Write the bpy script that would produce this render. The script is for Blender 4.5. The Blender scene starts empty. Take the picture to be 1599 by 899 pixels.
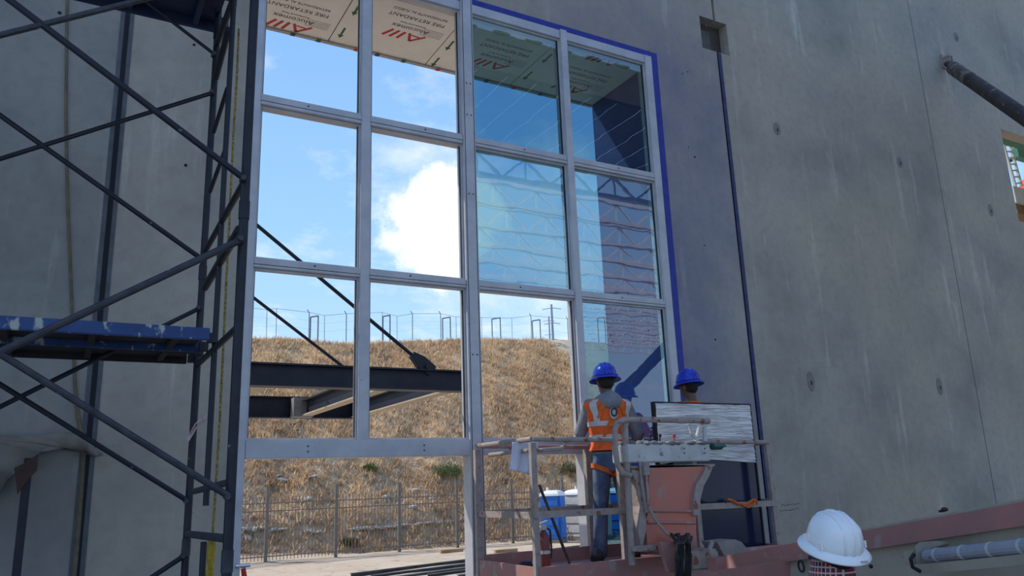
import bpy, bmesh, math, random
import numpy as np
from mathutils import Vector, Matrix
random.seed(7); np.random.seed(7)
S = bpy.context.scene
COL = S.collection

# ------------------------------------------------------------------ camera
YAW, PITCH, ROLL, FPX = math.radians(29.858), math.radians(13.962), math.radians(-2.098), 1237.26
CX, CY = 799.5, 449.5
CAM = Vector((0, -6.6, 2.1))
fw = Vector((math.sin(YAW)*math.cos(PITCH), math.cos(YAW)*math.cos(PITCH), math.sin(PITCH)))
rt0 = Vector((math.cos(YAW), -math.sin(YAW), 0)); up0 = rt0.cross(fw)
rt = rt0*math.cos(ROLL)+up0*math.sin(ROLL); up = up0*math.cos(ROLL)-rt0*math.sin(ROLL)
cd = bpy.data.cameras.new('camera'); cam = bpy.data.objects.new('camera', cd); COL.objects.link(cam)
cam.matrix_world = Matrix(((rt.x, up.x, -fw.x, CAM.x), (rt.y, up.y, -fw.y, CAM.y), (rt.z, up.z, -fw.z, CAM.z), (0, 0, 0, 1)))
cd.sensor_fit = 'HORIZONTAL'; cd.sensor_width = 36; cd.lens = FPX/1599*36; cd.clip_end = 3000
S.camera = cam

# ------------------------------------------------------------------ light
S.view_settings.view_transform = 'Standard'; S.view_settings.look = 'None'
S.view_settings.gamma = 1; S.view_settings.use_curve_mapping = False
S.view_settings.exposure = 0.30
SUN_DIR = Vector((-0.50, 0.45, 0.74)).normalized()
sl = bpy.data.lights.new('sun', 'SUN'); sl.energy = 3.3; sl.angle = 0.009; sl.color = (1, .95, .86)
so = bpy.data.objects.new('sun', sl); COL.objects.link(so); so.location = (-10, 12, 30)
so.rotation_euler = SUN_DIR.to_track_quat('Z', 'Y').to_euler()

def world():
    w = bpy.data.worlds.new('sky'); S.world = w; w.use_nodes = True
    nt = w.node_tree; N = nt.nodes; L = nt.links; N.clear()
    out = N.new('ShaderNodeOutputWorld'); bg = N.new('ShaderNodeBackground'); L.new(bg.outputs[0], out.inputs[0])
    tc = N.new('ShaderNodeTexCoord')
    sep = N.new('ShaderNodeSeparateXYZ'); L.new(tc.outputs['Generated'], sep.inputs[0])
    def math_(op, a, b=None, clamp=False):
        m = N.new('ShaderNodeMath'); m.operation = op; m.use_clamp = clamp
        for i, v in enumerate((a, b)):
            if v is None: continue
            if isinstance(v, (int, float)): m.inputs[i].default_value = v
            else: L.new(v, m.inputs[i])
        return m.outputs[0]
    ramp = N.new('ShaderNodeValToRGB'); L.new(math_('MAXIMUM', sep.outputs[2], 0.0), ramp.inputs[0])
    e = ramp.color_ramp.elements
    e[0].position = 0.0; e[0].color = (.62, .80, 1.0, 1)
    e[1].position = 1.0; e[1].color = (.12, .28, .72, 1)
    for p, c in ((.12, (.50, .74, 1.0, 1)), (.32, (.335, .60, 1.0, 1)), (.6, (.22, .44, .92, 1))):
        q = e.new(p); q.color = c
    # clouds: thin high cloud everywhere, one bright cumulus
    dz = math_('ADD', math_('MAXIMUM', sep.outputs[2], 0.0), 0.22)
    cmb = N.new('ShaderNodeCombineXYZ')
    L.new(math_('DIVIDE', sep.outputs[0], dz), cmb.inputs[0]); L.new(math_('DIVIDE', sep.outputs[1], dz), cmb.inputs[1])
    n1 = N.new('ShaderNodeTexNoise'); L.new(cmb.outputs[0], n1.inputs['Vector'])
    n1.inputs['Scale'].default_value = 2.3; n1.inputs['Detail'].default_value = 7; n1.inputs['Roughness'].default_value = .62
    mr = N.new('ShaderNodeMapRange'); L.new(n1.outputs[0], mr.inputs[0])
    mr.inputs[1].default_value = .52; mr.inputs[2].default_value = .78; mr.inputs[3].default_value = 0; mr.inputs[4].default_value = .75
    n2 = N.new('ShaderNodeTexNoise'); L.new(tc.outputs['Generated'], n2.inputs['Vector'])
    n2.inputs['Scale'].default_value = 9; n2.inputs['Detail'].default_value = 8; n2.inputs['Roughness'].default_value = .6
    def blob(d, r0, r1, amp, squash):
        sub = N.new('ShaderNodeVectorMath'); sub.operation = 'SUBTRACT'; L.new(tc.outputs['Generated'], sub.inputs[0]); sub.inputs[1].default_value = d
        mul = N.new('ShaderNodeVectorMath'); mul.operation = 'MULTIPLY'; L.new(sub.outputs[0], mul.inputs[0]); mul.inputs[1].default_value = (1, 1, squash)
        ln = N.new('ShaderNodeVectorMath'); ln.operation = 'LENGTH'; L.new(mul.outputs[0], ln.inputs[0])
        v = math_('ADD', ln.outputs['Value'], math_('MULTIPLY', math_('SUBTRACT', n2.outputs[0], .5), amp))
        m = N.new('ShaderNodeMapRange'); m.interpolation_type = 'SMOOTHSTEP'; L.new(v, m.inputs[0])
        m.inputs[1].default_value = r0; m.inputs[2].default_value = r1; m.inputs[3].default_value = 1; m.inputs[4].default_value = 0
        return m.outputs[0]
    b1 = blob((.403, .856, .327), .050, .090, .21, 1.0)
    b2 = blob((.49, .815, .31), .05, .15, .30, 1.1)
    f = math_('MAXIMUM', mr.outputs[0], math_('MAXIMUM', b1, math_('MULTIPLY', b2, .5)), True)
    mx = N.new('ShaderNodeMix'); mx.data_type = 'RGBA'; L.new(f, mx.inputs[0]); L.new(ramp.outputs[0], mx.inputs[6]); mx.inputs[7].default_value = (1.08, 1.08, 1.08, 1)
    L.new(mx.outputs[2], bg.inputs[0]); bg.inputs[1].default_value = 0.92
world()

# ------------------------------------------------------------------ measuring helpers (photo pixel -> point on a real plane)
def ray(x, y): return rt*((x-CX)/FPX)+up*(-(y-CY)/FPX)+fw
def Py(x, y, Y): r = ray(x, y); return CAM+r*((Y-CAM.y)/r.y)
def Pz(x, y, Z): r = ray(x, y); return CAM+r*((Z-CAM.z)/r.z)
def Px(x, y, X): r = ray(x, y); return CAM+r*((X-CAM.x)/r.x)
def Pd(x, y, d): return CAM+ray(x, y)*d

# ------------------------------------------------------------------ materials
MATS = {}
def mat(name, c1, c2=None, scale=4, rough=.7, metal=0, bump=0, stretch=(1, 1, 1), detail=5, lo=.35, hi=.65, spec=.4, c3=None, s3=20, t3=.62, bscale=None):
    if name in MATS: return MATS[name]
    m = bpy.data.materials.new(name); m.use_nodes = True; nt = m.node_tree; N = nt.nodes; L = nt.links
    b = N['Principled BSDF']; b.inputs['Roughness'].default_value = rough; b.inputs['Metallic'].default_value = metal
    b.inputs['Specular IOR Level'].default_value = spec
    b.inputs['Base Color'].default_value = (*c1, 1)
    if c2 or bump or c3:
        tc = N.new('ShaderNodeTexCoord'); mp = N.new('ShaderNodeMapping'); L.new(tc.outputs['Object'], mp.inputs[0]); mp.inputs['Scale'].default_value = stretch
        n = N.new('ShaderNodeTexNoise'); L.new(mp.outputs[0], n.inputs['Vector']); n.inputs['Scale'].default_value = scale; n.inputs['Detail'].default_value = detail; n.inputs['Roughness'].default_value = .6
        last = None
        if c2:
            r = N.new('ShaderNodeMapRange'); L.new(n.outputs[0], r.inputs[0]); r.inputs[1].default_value = lo; r.inputs[2].default_value = hi
            mx = N.new('ShaderNodeMix'); mx.data_type = 'RGBA'; L.new(r.outputs[0], mx.inputs[0]); mx.inputs[6].default_value = (*c1, 1); mx.inputs[7].default_value = (*c2, 1)
            last = mx.outputs[2]
        if c3:
            n3 = N.new('ShaderNodeTexNoise'); L.new(mp.outputs[0], n3.inputs['Vector']); n3.inputs['Scale'].default_value = s3; n3.inputs['Detail'].default_value = 6
            r3 = N.new('ShaderNodeMapRange'); L.new(n3.outputs[0], r3.inputs[0]); r3.inputs[1].default_value = t3; r3.inputs[2].default_value = t3+.06
            m3 = N.new('ShaderNodeMix'); m3.data_type = 'RGBA'; L.new(r3.outputs[0], m3.inputs[0])
            if last: L.new(last, m3.inputs[6])
            else: m3.inputs[6].default_value = (*c1, 1)
            m3.inputs[7].default_value = (*c3, 1); last = m3.outputs[2]
        if last: L.new(last, b.inputs['Base Color'])
        if bump:
            bp = N.new('ShaderNodeBump'); bp.inputs['Strength'].default_value = bump; bp.inputs['Distance'].default_value = .02
            src = n
            if bscale:
                src = N.new('ShaderNodeTexNoise'); L.new(mp.outputs[0], src.inputs['Vector']); src.inputs['Scale'].default_value = bscale; src.inputs['Detail'].default_value = 6
            L.new(src.outputs[0], bp.inputs['Height']); L.new(bp.outputs[0], b.inputs['Normal'])
    MATS[name] = m
    return m

def concrete(name, blue=False, base=(.325, .297, .255), spill=False):
    m = bpy.data.materials.new(name); m.use_nodes = True; nt = m.node_tree; N = nt.nodes; L = nt.links
    b = N['Principled BSDF']; b.inputs['Roughness'].default_value = .85; b.inputs['Specular IOR Level'].default_value = .25
    geo = N.new('ShaderNodeNewGeometry'); P = geo.outputs['Position']
    def noise(scale, stretch=(1, 1, 1), detail=6, rough=.6):
        mp = N.new('ShaderNodeMapping'); L.new(P, mp.inputs[0]); mp.inputs['Scale'].default_value = stretch
        n = N.new('ShaderNodeTexNoise'); L.new(mp.outputs[0], n.inputs['Vector']); n.inputs['Scale'].default_value = scale; n.inputs['Detail'].default_value = detail; n.inputs['Roughness'].default_value = rough
        return n.outputs[0]
    def rng(v, a, c, lo=0, hi=1):
        r = N.new('ShaderNodeMapRange'); L.new(v, r.inputs[0]); r.inputs[1].default_value = a; r.inputs[2].default_value = c; r.inputs[3].default_value = lo; r.inputs[4].default_value = hi
        return r.outputs[0]
    def mix(f, a, c):
        x = N.new('ShaderNodeMix'); x.data_type = 'RGBA'
        L.new(f, x.inputs[0])
        for i, v in ((6, a), (7, c)):
            if isinstance(v, tuple): x.inputs[i].default_value = (*v, 1)
            else: L.new(v, x.inputs[i])
        return x.outputs[2]
    def mul(a, c):
        x = N.new('ShaderNodeMath'); x.operation = 'MULTIPLY'; x.use_clamp = True
        for i, v in enumerate((a, c)):
            if isinstance(v, (int, float)): x.inputs[i].default_value = v
            else: L.new(v, x.inputs[i])
        return x.outputs[0]
    g = base
    dark = tuple(k*.78 for k in g); light = tuple(k*1.28 for k in g); warm = (g[0]*1.12, g[1]*1.02, g[2]*.88)
    c = mix(rng(noise(.7), .32, .68), dark, light)
    c = mix(mul(rng(noise(.35), .45, .65), .6), c, warm)
    c = mix(mul(rng(noise(1.0, (4.5, 1, .55), 7), .58, .75), .55), c, tuple(k*2.0 for k in g))       # pale runs
    c = mix(mul(rng(noise(9), .45, .75), .30), c, tuple(k*.55 for k in g))
    c = mix(mul(rng(noise(26, detail=2), .72, .76), .5), c, tuple(k*.35 for k in g))                 # pin holes
    if blue:
        sx = N.new('ShaderNodeSeparateXYZ'); L.new(P, sx.inputs[0])
        cloud = noise(.9, detail=4)
        sp = mul(mul(rng(sx.outputs[0], 5.85, 6.9, 1, 0), rng(sx.outputs[0], 5.4, 5.8, 0, 1)), rng(cloud, .25, .75, .3, 1))
        low = rng(sx.outputs[2], 1.0, 7.6, 1, .35)
        c = mix(mul(mul(sp, low), .7), c, (.07, .085, .22))
        tp = mul(rng(sx.outputs[2], 7.05, 8.2, .7, 0), rng(sx.outputs[0], 2.8, 4.2, 0, 1))
        c = mix(mul(tp, rng(noise(1.1), .3, .75, .15, .8)), c, (.09, .10, .22))
    L.new(c, b.inputs['Base Color'])
    bp = N.new('ShaderNodeBump'); bp.inputs['Strength'].default_value = .25; bp.inputs['Distance'].default_value = .02
    L.new(noise(14), bp.inputs['Height']); L.new(bp.outputs[0], b.inputs['Normal'])
    return m

M_conc = concrete('concrete_panel'); M_concb = concrete('concrete_overspray', True)
M_concl = concrete('concrete_shaded', base=(.245, .233, .218))  # darker, cooler copy: shade on the left wall is put into the colour
M_navy = mat('scaffold_navy', (.006, .008, .017), (.012, .014, .024), 14, .5, .1, c3=(.2, .21, .23), s3=16, t3=.72, stretch=(1, 1, 1))
M_navy2 = mat('scaffold_dusty', (.022, .025, .034), (.05, .052, .06), 14, .55, .1, c3=(.3, .3, .3), s3=18, t3=.68)
M_blue = mat('plank_blue', (.010, .038, .14), (.02, .06, .19), 8, .5, 0, c3=(.36, .36, .33), s3=17, t3=.575, stretch=(1, 1, .5))
M_ply = mat('plank_underside', (.016, .015, .018), (.035, .028, .025), 5, .8)
M_navyply = mat('deck_underside_blue', (.008, .018, .07), (.02, .03, .06), 4, .6)
M_alum = mat('aluminium_frame', (.46, .455, .48), (.38, .38, .41), 6, .45, .15, spec=.5, c3=(.16, .16, .18), s3=30, t3=.7)
M_screw = mat('screw_dark', (.03, .03, .035), rough=.5, metal=.5)
M_gasket = mat('gasket_black', (.01, .01, .012), rough=.6)
M_reveal = mat('reveal_blue', (.012, .022, .21), (.02, .035, .28), 9, .6)
M_fin = mat('fin_blue', (.022, .026, .15), (.03, .035, .18), 3, .6)
M_joint = mat('joint_dark', (.008, .009, .014), rough=.8)
M_jblue = mat('joint_blue', (.022, .03, .10), (.05, .055, .12), 10, .8)
M_brown = mat('grout_brown', (.17, .13, .08), (.11, .09, .06), 12, .9, bump=.4)
M_film = mat('panel_film', (.66, .63, .57), (.72, .69, .62), 3, .35, bump=.08)
M_red = mat('print_red', (.45, .03, .03)); M_ink = mat('print_grey', (.05, .05, .05)); M_grn = mat('print_green', (.015, .11, .035))
M_steel = mat('primer_steel', (.008, .011, .026), (.018, .02, .035), 6, .5, .2)
M_steelend = mat('steel_pale', (.20, .21, .21), (.28, .28, .27), 6, .6)
M_flange = mat('flange_ground_light', (.42, .34, .24), (.5, .42, .3), 5, .6)  # tan stands in for sunlit ground reflected on the flange undersides
M_lift = mat('lift_pink', (.40, .17, .145), (.30, .155, .14), 5, .65, 0, c3=(.33, .24, .21), s3=9, t3=.6)
M_liftd = mat('lift_rail_dust', (.26, .21, .185), (.34, .275, .245), 16, .75, 0, c3=(.22, .08, .05), s3=13, t3=.60, bump=.3)
M_beige = mat('boom_beige', (.42, .365, .285), (.34, .30, .235), 3, .7, 0, c3=(.14, .12, .1), s3=25, t3=.7)
M_grey = mat('console_grey', (.50, .49, .47), (.40, .39, .38), 6, .6, c3=(.15, .14, .14), s3=14, t3=.62)
M_black = mat('rubber_black', (.008, .008, .01), (.02, .02, .02), 8, .6)
M_orange = mat('vest_orange', (.86, .12, .012), (.70, .09, .01), 10, .75, bump=.5, bscale=9)
M_strap = mat('strap_orange', (.62, .13, .015), (.5, .09, .01), 30, .8)
M_silver = mat('reflective_tape', (.50, .46, .43), (.40, .38, .36), 20, .4)
M_hood = mat('hoodie_grey', (.21, .215, .235), (.15, .155, .175), 9, .95, bump=.8, bscale=11)
M_jean = mat('denim', (.035, .055, .105), (.09, .13, .20), 6, .9, bump=.6, bscale=14)
M_skin = mat('skin', (.11, .055, .036), (.14, .07, .046), 9, .55)
M_hair = mat('hair', (.012, .01, .009), rough=.8)
M_hatb = mat('hat_blue', (.010, .032, .42), (.008, .026, .36), 6, .3, spec=.5)
M_hatw = mat('hat_white', (.90, .90, .89), (.86, .86, .86), 5, .35, spec=.5)
M_boot = mat('boot', (.02, .018, .016), (.04, .035, .03), 20, .7)
M_eye = mat('eye_white', (.7, .7, .68), rough=.3)
M_dirt = mat('dirt', (.46, .35, .235), (.55, .43, .30), .6, .95, bump=.5, bscale=5, c3=(.32, .24, .15), s3=2.2, t3=.6)
M_hill = mat('hill_soil', (.44, .32, .20), (.58, .44, .28), .35, .95, bump=1.0, bscale=3, c3=(.30, .23, .16), s3=1.3, t3=.58)
M_fence = mat('fence_grey', (.20, .17, .145), (.15, .13, .11), 5, .7)
M_wire = mat('galvanised', (.16, .17, .18), rough=.5, metal=.4)
M_floor = mat('slab', (.25, .245, .235), (.19, .19, .185), .5, .8)

# ------------------------------------------------------------------ mesh helpers
ORIG = {}
def obj(name, bm, m=None, parent=None, smooth=False, mats=None):
    """link a bmesh (world coordinates) as one mesh object, origin at the bottom centre"""
    me = bpy.data.meshes.new(name)
    vs = [v.co for v in bm.verts]
    lo = Vector([min(v[i] for v in vs) for i in range(3)]); hi = Vector([max(v[i] for v in vs) for i in range(3)])
    o3 = Vector(((lo.x+hi.x)/2, (lo.y+hi.y)/2, lo.z))
    bmesh.ops.translate(bm, vec=-o3, verts=bm.verts)
    bmesh.ops.recalc_face_normals(bm, faces=bm.faces)
    bm.to_mesh(me); bm.free()
    for x in (mats or [m]): me.materials.append(x)
    if smooth:
        for p in me.polygons: p.use_smooth = True
    o = bpy.data.objects.new(name, me); COL.objects.link(o)
    base = ORIG[parent.name] if parent else Vector((0, 0, 0))
    o.location = o3-base; o.parent = parent; ORIG[o.name] = o3
    return o
def piece(name, me, loc, parent=None, rot=None, scale=None):
    o = bpy.data.objects.new(name, me); COL.objects.link(o)
    base = ORIG[parent.name] if parent else Vector((0, 0, 0))
    o.location = Vector(loc)-base; o.parent = parent
    if rot: o.rotation_euler = rot
    if scale: o.scale = scale
    ORIG[o.name] = Vector(loc)
    return o
def tag(o, label, cat, group=None):
    o['label'] = label; o['category'] = cat
    if group: o['group'] = group
    return o
def struct(o): o['kind'] = 'structure'; return o
def root(name, loc, label=None, cat=None, group=None):
    o = bpy.data.objects.new(name, None); COL.objects.link(o); o.location = loc; ORIG[o.name] = Vector(loc); o.empty_display_size = .1
    if label: tag(o, label, cat, group)
    return o
def B(): return bmesh.new()
def box(bm, lo, hi, bev=0):
    r = bmesh.ops.create_cube(bm, size=1)['verts']
    for v in r: v.co = Vector([lo[i]+(v.co[i]+.5)*(hi[i]-lo[i]) for i in range(3)])
    if bev: bmesh.ops.bevel(bm, geom=list({e for v in r for e in v.link_edges}), offset=bev, segments=2, affect='EDGES')
    return bm
def frame_of(d):
    d = d.normalized(); a = Vector((0, 0, 1)) if abs(d.z) < .9 else Vector((0, 1, 0))
    u = d.cross(a).normalized(); return u, u.cross(d).normalized()
def tube(bm, pts, r, n=10, cap=True):
    pts = [Vector(p) for p in pts]; rs = r if isinstance(r, (list, tuple)) else [r]*len(pts)
    rings = []; pu = None
    for i, p in enumerate(pts):
        d = (pts[min(i+1, len(pts)-1)]-pts[max(i-1, 0)]).normalized()
        if pu is None: u, v = frame_of(d)
        else:
            u = (pu-d*pu.dot(d)).normalized(); v = u.cross(d)
        pu = u
        rings.append([bm.verts.new(p+(u*math.cos(2*math.pi*k/n)+v*math.sin(2*math.pi*k/n))*rs[i]) for k in range(n)])
    for a, b in zip(rings, rings[1:]):
        for k in range(n): bm.faces.new((a[k], a[(k+1) % n], b[(k+1) % n], b[k]))
    if cap: bm.faces.new(rings[0][::-1]); bm.faces.new(rings[-1])
    return bm
def beam(bm, a, b, w, h, upv=Vector((0, 0, 1))):
    """rectangular bar from a to b, width w across, height h along upv"""
    a, b = Vector(a), Vector(b); d = (b-a).normalized(); s = d.cross(upv).normalized(); u = s.cross(d).normalized()
    vs = [bm.verts.new(p+s*(i*w/2)+u*(j*h/2)) for p in (a, b) for i, j in ((-1, -1), (1, -1), (1, 1), (-1, 1))]
    for f in ((0, 1, 2, 3), (7, 6, 5, 4), (0, 4, 5, 1), (1, 5, 6, 2), (2, 6, 7, 3), (3, 7, 4, 0)): bm.faces.new([vs[i] for i in f])
    return bm
def prism(bm, pts, vec):
    a = [bm.verts.new(Vector(p)) for p in pts]; b = [bm.verts.new(Vector(p)+Vector(vec)) for p in pts]
    n = len(a); bm.faces.new(a[::-1]); bm.faces.new(b)
    for k in range(n): bm.faces.new((a[k], a[(k+1) % n], b[(k+1) % n], b[k]))
    return bm
def loft(bm, rings, n=20, cap=True):
    """rings: (centre, rx, ry[, xdir, ydir]) ellipses"""
    R = []
    for r in rings:
        c = Vector(r[0]); xd = Vector(r[3]) if len(r) > 3 else Vector((1, 0, 0)); yd = Vector(r[4]) if len(r) > 4 else Vector((0, 1, 0))
        R.append([bm.verts.new(c+xd*(r[1]*math.cos(2*math.pi*k/n))+yd*(r[2]*math.sin(2*math.pi*k/n))) for k in range(n)])
    for a, b in zip(R, R[1:]):
        for k in range(n): bm.faces.new((a[k], a[(k+1) % n], b[(k+1) % n], b[k]))
    if cap: bm.faces.new(R[0][::-1]); bm.faces.new(R[-1])
    return bm
def ell(bm, c, r, rot=None):
    v = bmesh.ops.create_uvsphere(bm, u_segments=16, v_segments=10, radius=1)['verts']
    for x in v:
        p = Vector((x.co.x*r[0], x.co.y*r[1], x.co.z*r[2]))
        if rot is not None: p = rot@p
        x.co = p+Vector(c)
    return bm
def caps(bm, a, b, ra, rb, n=14):
    """tapered limb with rounded ends"""
    a, b = Vector(a), Vector(b); d = (b-a).normalized(); pts = []; rs = []
    for t in (-.95, -.7, -.35, 0): pts.append(a+d*(ra*t)); rs.append(ra*math.sqrt(max(.05, 1-t*t)))
    for t in (0, .35, .7, .95): pts.append(b+d*(rb*t)); rs.append(rb*math.sqrt(max(.05, 1-t*t)))
    return tube(bm, pts, rs, n)
def text_bm(s, size, origin, xd, yd, extr=.0006, align='CENTER'):
    cu = bpy.data.curves.new('t', 'FONT'); cu.body = s; cu.size = size; cu.align_x = align; cu.extrude = extr
    t = bpy.data.objects.new('t', cu); COL.objects.link(t)
    dg = bpy.context.evaluated_depsgraph_get(); me = bpy.data.meshes.new_from_object(t.evaluated_get(dg))
    bm = B(); bm.from_mesh(me); bpy.data.objects.remove(t); bpy.data.curves.remove(cu); bpy.data.meshes.remove(me)
    xd, yd = Vector(xd), Vector(yd); zd = xd.cross(yd)
    for v in bm.verts: v.co = Vector(origin)+xd*v.co.x+yd*v.co.y+zd*v.co.z
    return bm

# ================================================================== THE SETTING
fl = struct(obj('floor', box(B(), (-9, -34, -.25), (34, .2, 0)), M_floor))
# exterior ground and hill as one height field
FY0, FY1 = 25.6, 27.2
def fence_y(x): return 26.3+.07*(x-7) if x < 16 else 26.93+.0*(x-16)
def crest_y(x): return fence_y(x)+17
_c = [Py(px, py, 44) for px, py in ((400, 531), (560, 538), (720, 531), (890, 531))]
def crest_z(x):
    if x <= _c[0].x: return _c[0].z
    for a, b in zip(_c, _c[1:]):
        if x <= b.x: return a.z+(b.z-a.z)*(x-a.x)/(b.x-a.x)
    return _c[-1].z
def hz(x, y):
    y0 = fence_y(x)+.8; y1 = crest_y(x); zc = crest_z(x); g = -.5
    w = .22*math.sin(x*.9+y*.5)+.16*math.sin(x*2.1-y*1.3+1)+.10*math.sin(x*4.3+y*3.1)
    if y < y0: return g+(.03*math.sin(x*1.7)*math.sin(y*1.3))
    t = (y-y0)/(y1-y0)
    if t < 1:
        s = t
        ledge = .5*math.exp(-((t-.10)/.035)**2)
        return g+(zc-g)*(s+.06*math.sin(s*math.pi))+w*min(1, t*5)*(1-t)**.3*.8+ledge*.5
    return zc-(t-1)*1.2+w*.15
def heightfield(name, xs, ys, m):
    bm = B(); G = [[bm.verts.new((x, y, hz(x, y))) for x in xs] for y in ys]
    for j in range(len(ys)-1):
        for i in range(len(xs)-1): bm.faces.new((G[j][i], G[j][i+1], G[j+1][i+1], G[j+1][i]))
    return struct(obj(name, bm, m, smooth=True))
xs = list(np.arange(-40, 90, .5))
heightfield('ground', list(np.arange(-40, 91, 2.)), [.2]+list(np.arange(2, 28, 1.5)), M_dirt)
heightfield('hillside', xs, list(np.arange(25.5, 47, .5))+[50, 60, 80], M_hill)

# ---- front wall: concrete tilt-up panels
WT, WZ = .2, 11.5
JX = (.20, 6.97, 11.36)
wall = struct(root('wall_front', (7, .1, 0)))
def holed(x0, x1, z0, z1, hx0, hx1, hz0, hz1, m, nib=None):
    bm = B(); side = ((hx1, x1, z0, z1),) if not nib else ((hx1, nib[0], z0, z1), (nib[0], x1, z0, nib[1]), (nib[0], x1, nib[2], z1))
    for (a, b, c, d) in ((x0, hx0, z0, z1), (hx0, hx1, hz1, z1), (hx0, hx1, z0, hz0))+side:
        if b-a > .001 and d-c > .001: box(bm, (a, 0, c), (b, WT, d))
    bmesh.ops.remove_doubles(bm, verts=bm.verts, dist=.0005)
    return bm
obj('concrete_panel', box(B(), (-9, 0, -.5), (JX[0]-.012, WT, WZ)), M_concl, wall)
WX0, WX1, WTOP = 1.24, 5.93, 7.12
obj('concrete_panel', holed(JX[0]+.012, JX[1]-.02, -.5, WZ, WX0, WX1, -.5, WTOP, M_concb, (6.71, 7.41, 7.87)), M_concb, wall)
PK = (6.71, 7.18, 7.41, 7.87)
obj('concrete_panel', holed(JX[1]+.02, JX[2]-.008, -.5, WZ, JX[1]+.02, PK[1], PK[2], PK[3], M_conc), M_conc, wall)
obj('concrete_panel', holed(JX[2]+.008, 30, -.5, WZ, 13.39, 16.2, 6.0, 7.63, M_conc), M_conc, wall)
# joints between panels
obj('joint_sealant', box(B(), (JX[0]-.013, .03, -.5), (JX[0]+.013, WT, WZ)), M_joint, wall)
for s in (-1, 1):    # masked, dirty edges beside the dark joint
    obj('joint_edge', box(B(), (JX[0]+(s*.034)-.016, -.004, 0), (JX[0]+(s*.034)+.016, .004, WZ)), mat('joint_edge', (.075, .08, .09), (.11, .115, .125), 7, .9), wall)
obj('joint_dark_strip', box(B(), (JX[0]-.018, -.006, 0), (JX[0]+.018, .0, WZ)), M_joint, wall)  # dark strip that widens the joint at the wall face
obj('joint_sealant', box(B(), (JX[1]-.021, .02, -.5), (JX[1]+.021, WT, PK[2])), M_joint, wall)
obj('joint_edge', box(B(), (JX[1]+.0, -.006, 0), (JX[1]+.05, .004, 7.40)), M_jblue, wall)
obj('joint_sealant', box(B(), (JX[2]-.009, .015, -.5), (JX[2]+.009, WT, WZ)), M_joint, wall)
# brown grout line on the left panel
bl = [Py(*p, -.004) for p in ((106, -60), (104, 60), (103, 180), (105, 300), (109, 400), (113, 500), (117, 600), (122, 650), (131, 700), (127, 760), (122, 830), (116, 899))]
obj('grout_line', tube(B(), bl, [.012, .012, .012, .012, .011, .012, .013, .016, .017, .017, .016, .016], 6), M_brown, wall)
# recessed connection pocket
pk = obj('pocket', box(B(), (PK[0], .14, PK[2]), (PK[1], .18, PK[3])), mat('pocket_shade_brown', (.045, .034, .03), (.08, .062, .055), 7, .8), wall)  # brown darkened so the recess shade sits in the colour
obj('pocket_plate', box(B(), (PK[0]+.03, .12, PK[2]+.03), (PK[0]+.27, .14, PK[3]-.10), .004), mat('pocket_plate', (.10, .095, .095), (.07, .065, .06), 9, .7), wall)
# round patched anchor recesses and small holes
M_patch = mat('patch', (.17, .16, .145), (.22, .205, .18), 14, .9)
for i, (px, py, h) in enumerate(((1266, 595, .24), (1467, 603, .23), (1213, 201, .17), (1405, 253, .16), (1547, 328, .2), (1493, 58, .17))):
    c = Py(px, py, 0); bm = B()
    loft(bm, [((c.x, -.006, c.z), .062, h/2, (1, 0, 0), (0, 0, 1)), ((c.x, .0, c.z), .066, h/2+.005, (1, 0, 0), (0, 0, 1))], 18)
    pt = obj('anchor_patch', bm, M_patch, wall)
    bm = B(); loft(bm, [((c.x+.005, -.009, c.z-.02), .010, .028, (1, 0, 0), (0, 0, 1)), ((c.x+.005, -.005, c.z-.02), .012, .032, (1, 0, 0), (0, 0, 1))], 10)
    obj('anchor_hole', bm, M_joint, pt)
for px, py, r in ((303, 70, .018), (290, 258, .02), (93, 20, .022), (1075, 230, .012), (1390, 75, .012), (1408, 75, .008), (1100, 383, .014), (1117, 530, .018), (1085, 245, .02), (1454, 231, .012), (1066, 115, .012), (1074, 112, .014)):
    r *= .6; c = Py(px, py, 0); bm = B(); loft(bm, [((c.x, -.003, c.z), r, r, (1, 0, 0), (0, 0, 1)), ((c.x, 0, c.z), r*1.2, r*1.2, (1, 0, 0), (0, 0, 1))], 8)
    obj('bolt_hole', bm, M_joint, wall)
# faint handwritten pencil lines low on the wall (not legible)
bm = B(); random.seed(3)
for row, (xa, xb, yy) in enumerate(((1218, 1247, 789), (1218, 1245, 797))):
    x = xa
    while x < xb:
        a = Py(x, yy-(x-xa)*.12+random.uniform(-1, 1), -.002); b = Py(x+random.uniform(1.2, 2.4), yy-(x-xa)*.12+random.uniform(-1.6, 1.6), -.002)
        tube(bm, [a, b], .0035, 4); x += random.uniform(2.2, 4.2)
obj('pencil_writing', bm, M_ink, wall)
# blue painted reveal round the window
bm = B()
box(bm, (5.83, -.004, .0), (5.932, .19, WTOP)); box(bm, (WX0, -.004, 7.055), (5.83, .19, WTOP+.004))
obj('painted_reveal', bm, M_reveal, wall)

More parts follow.
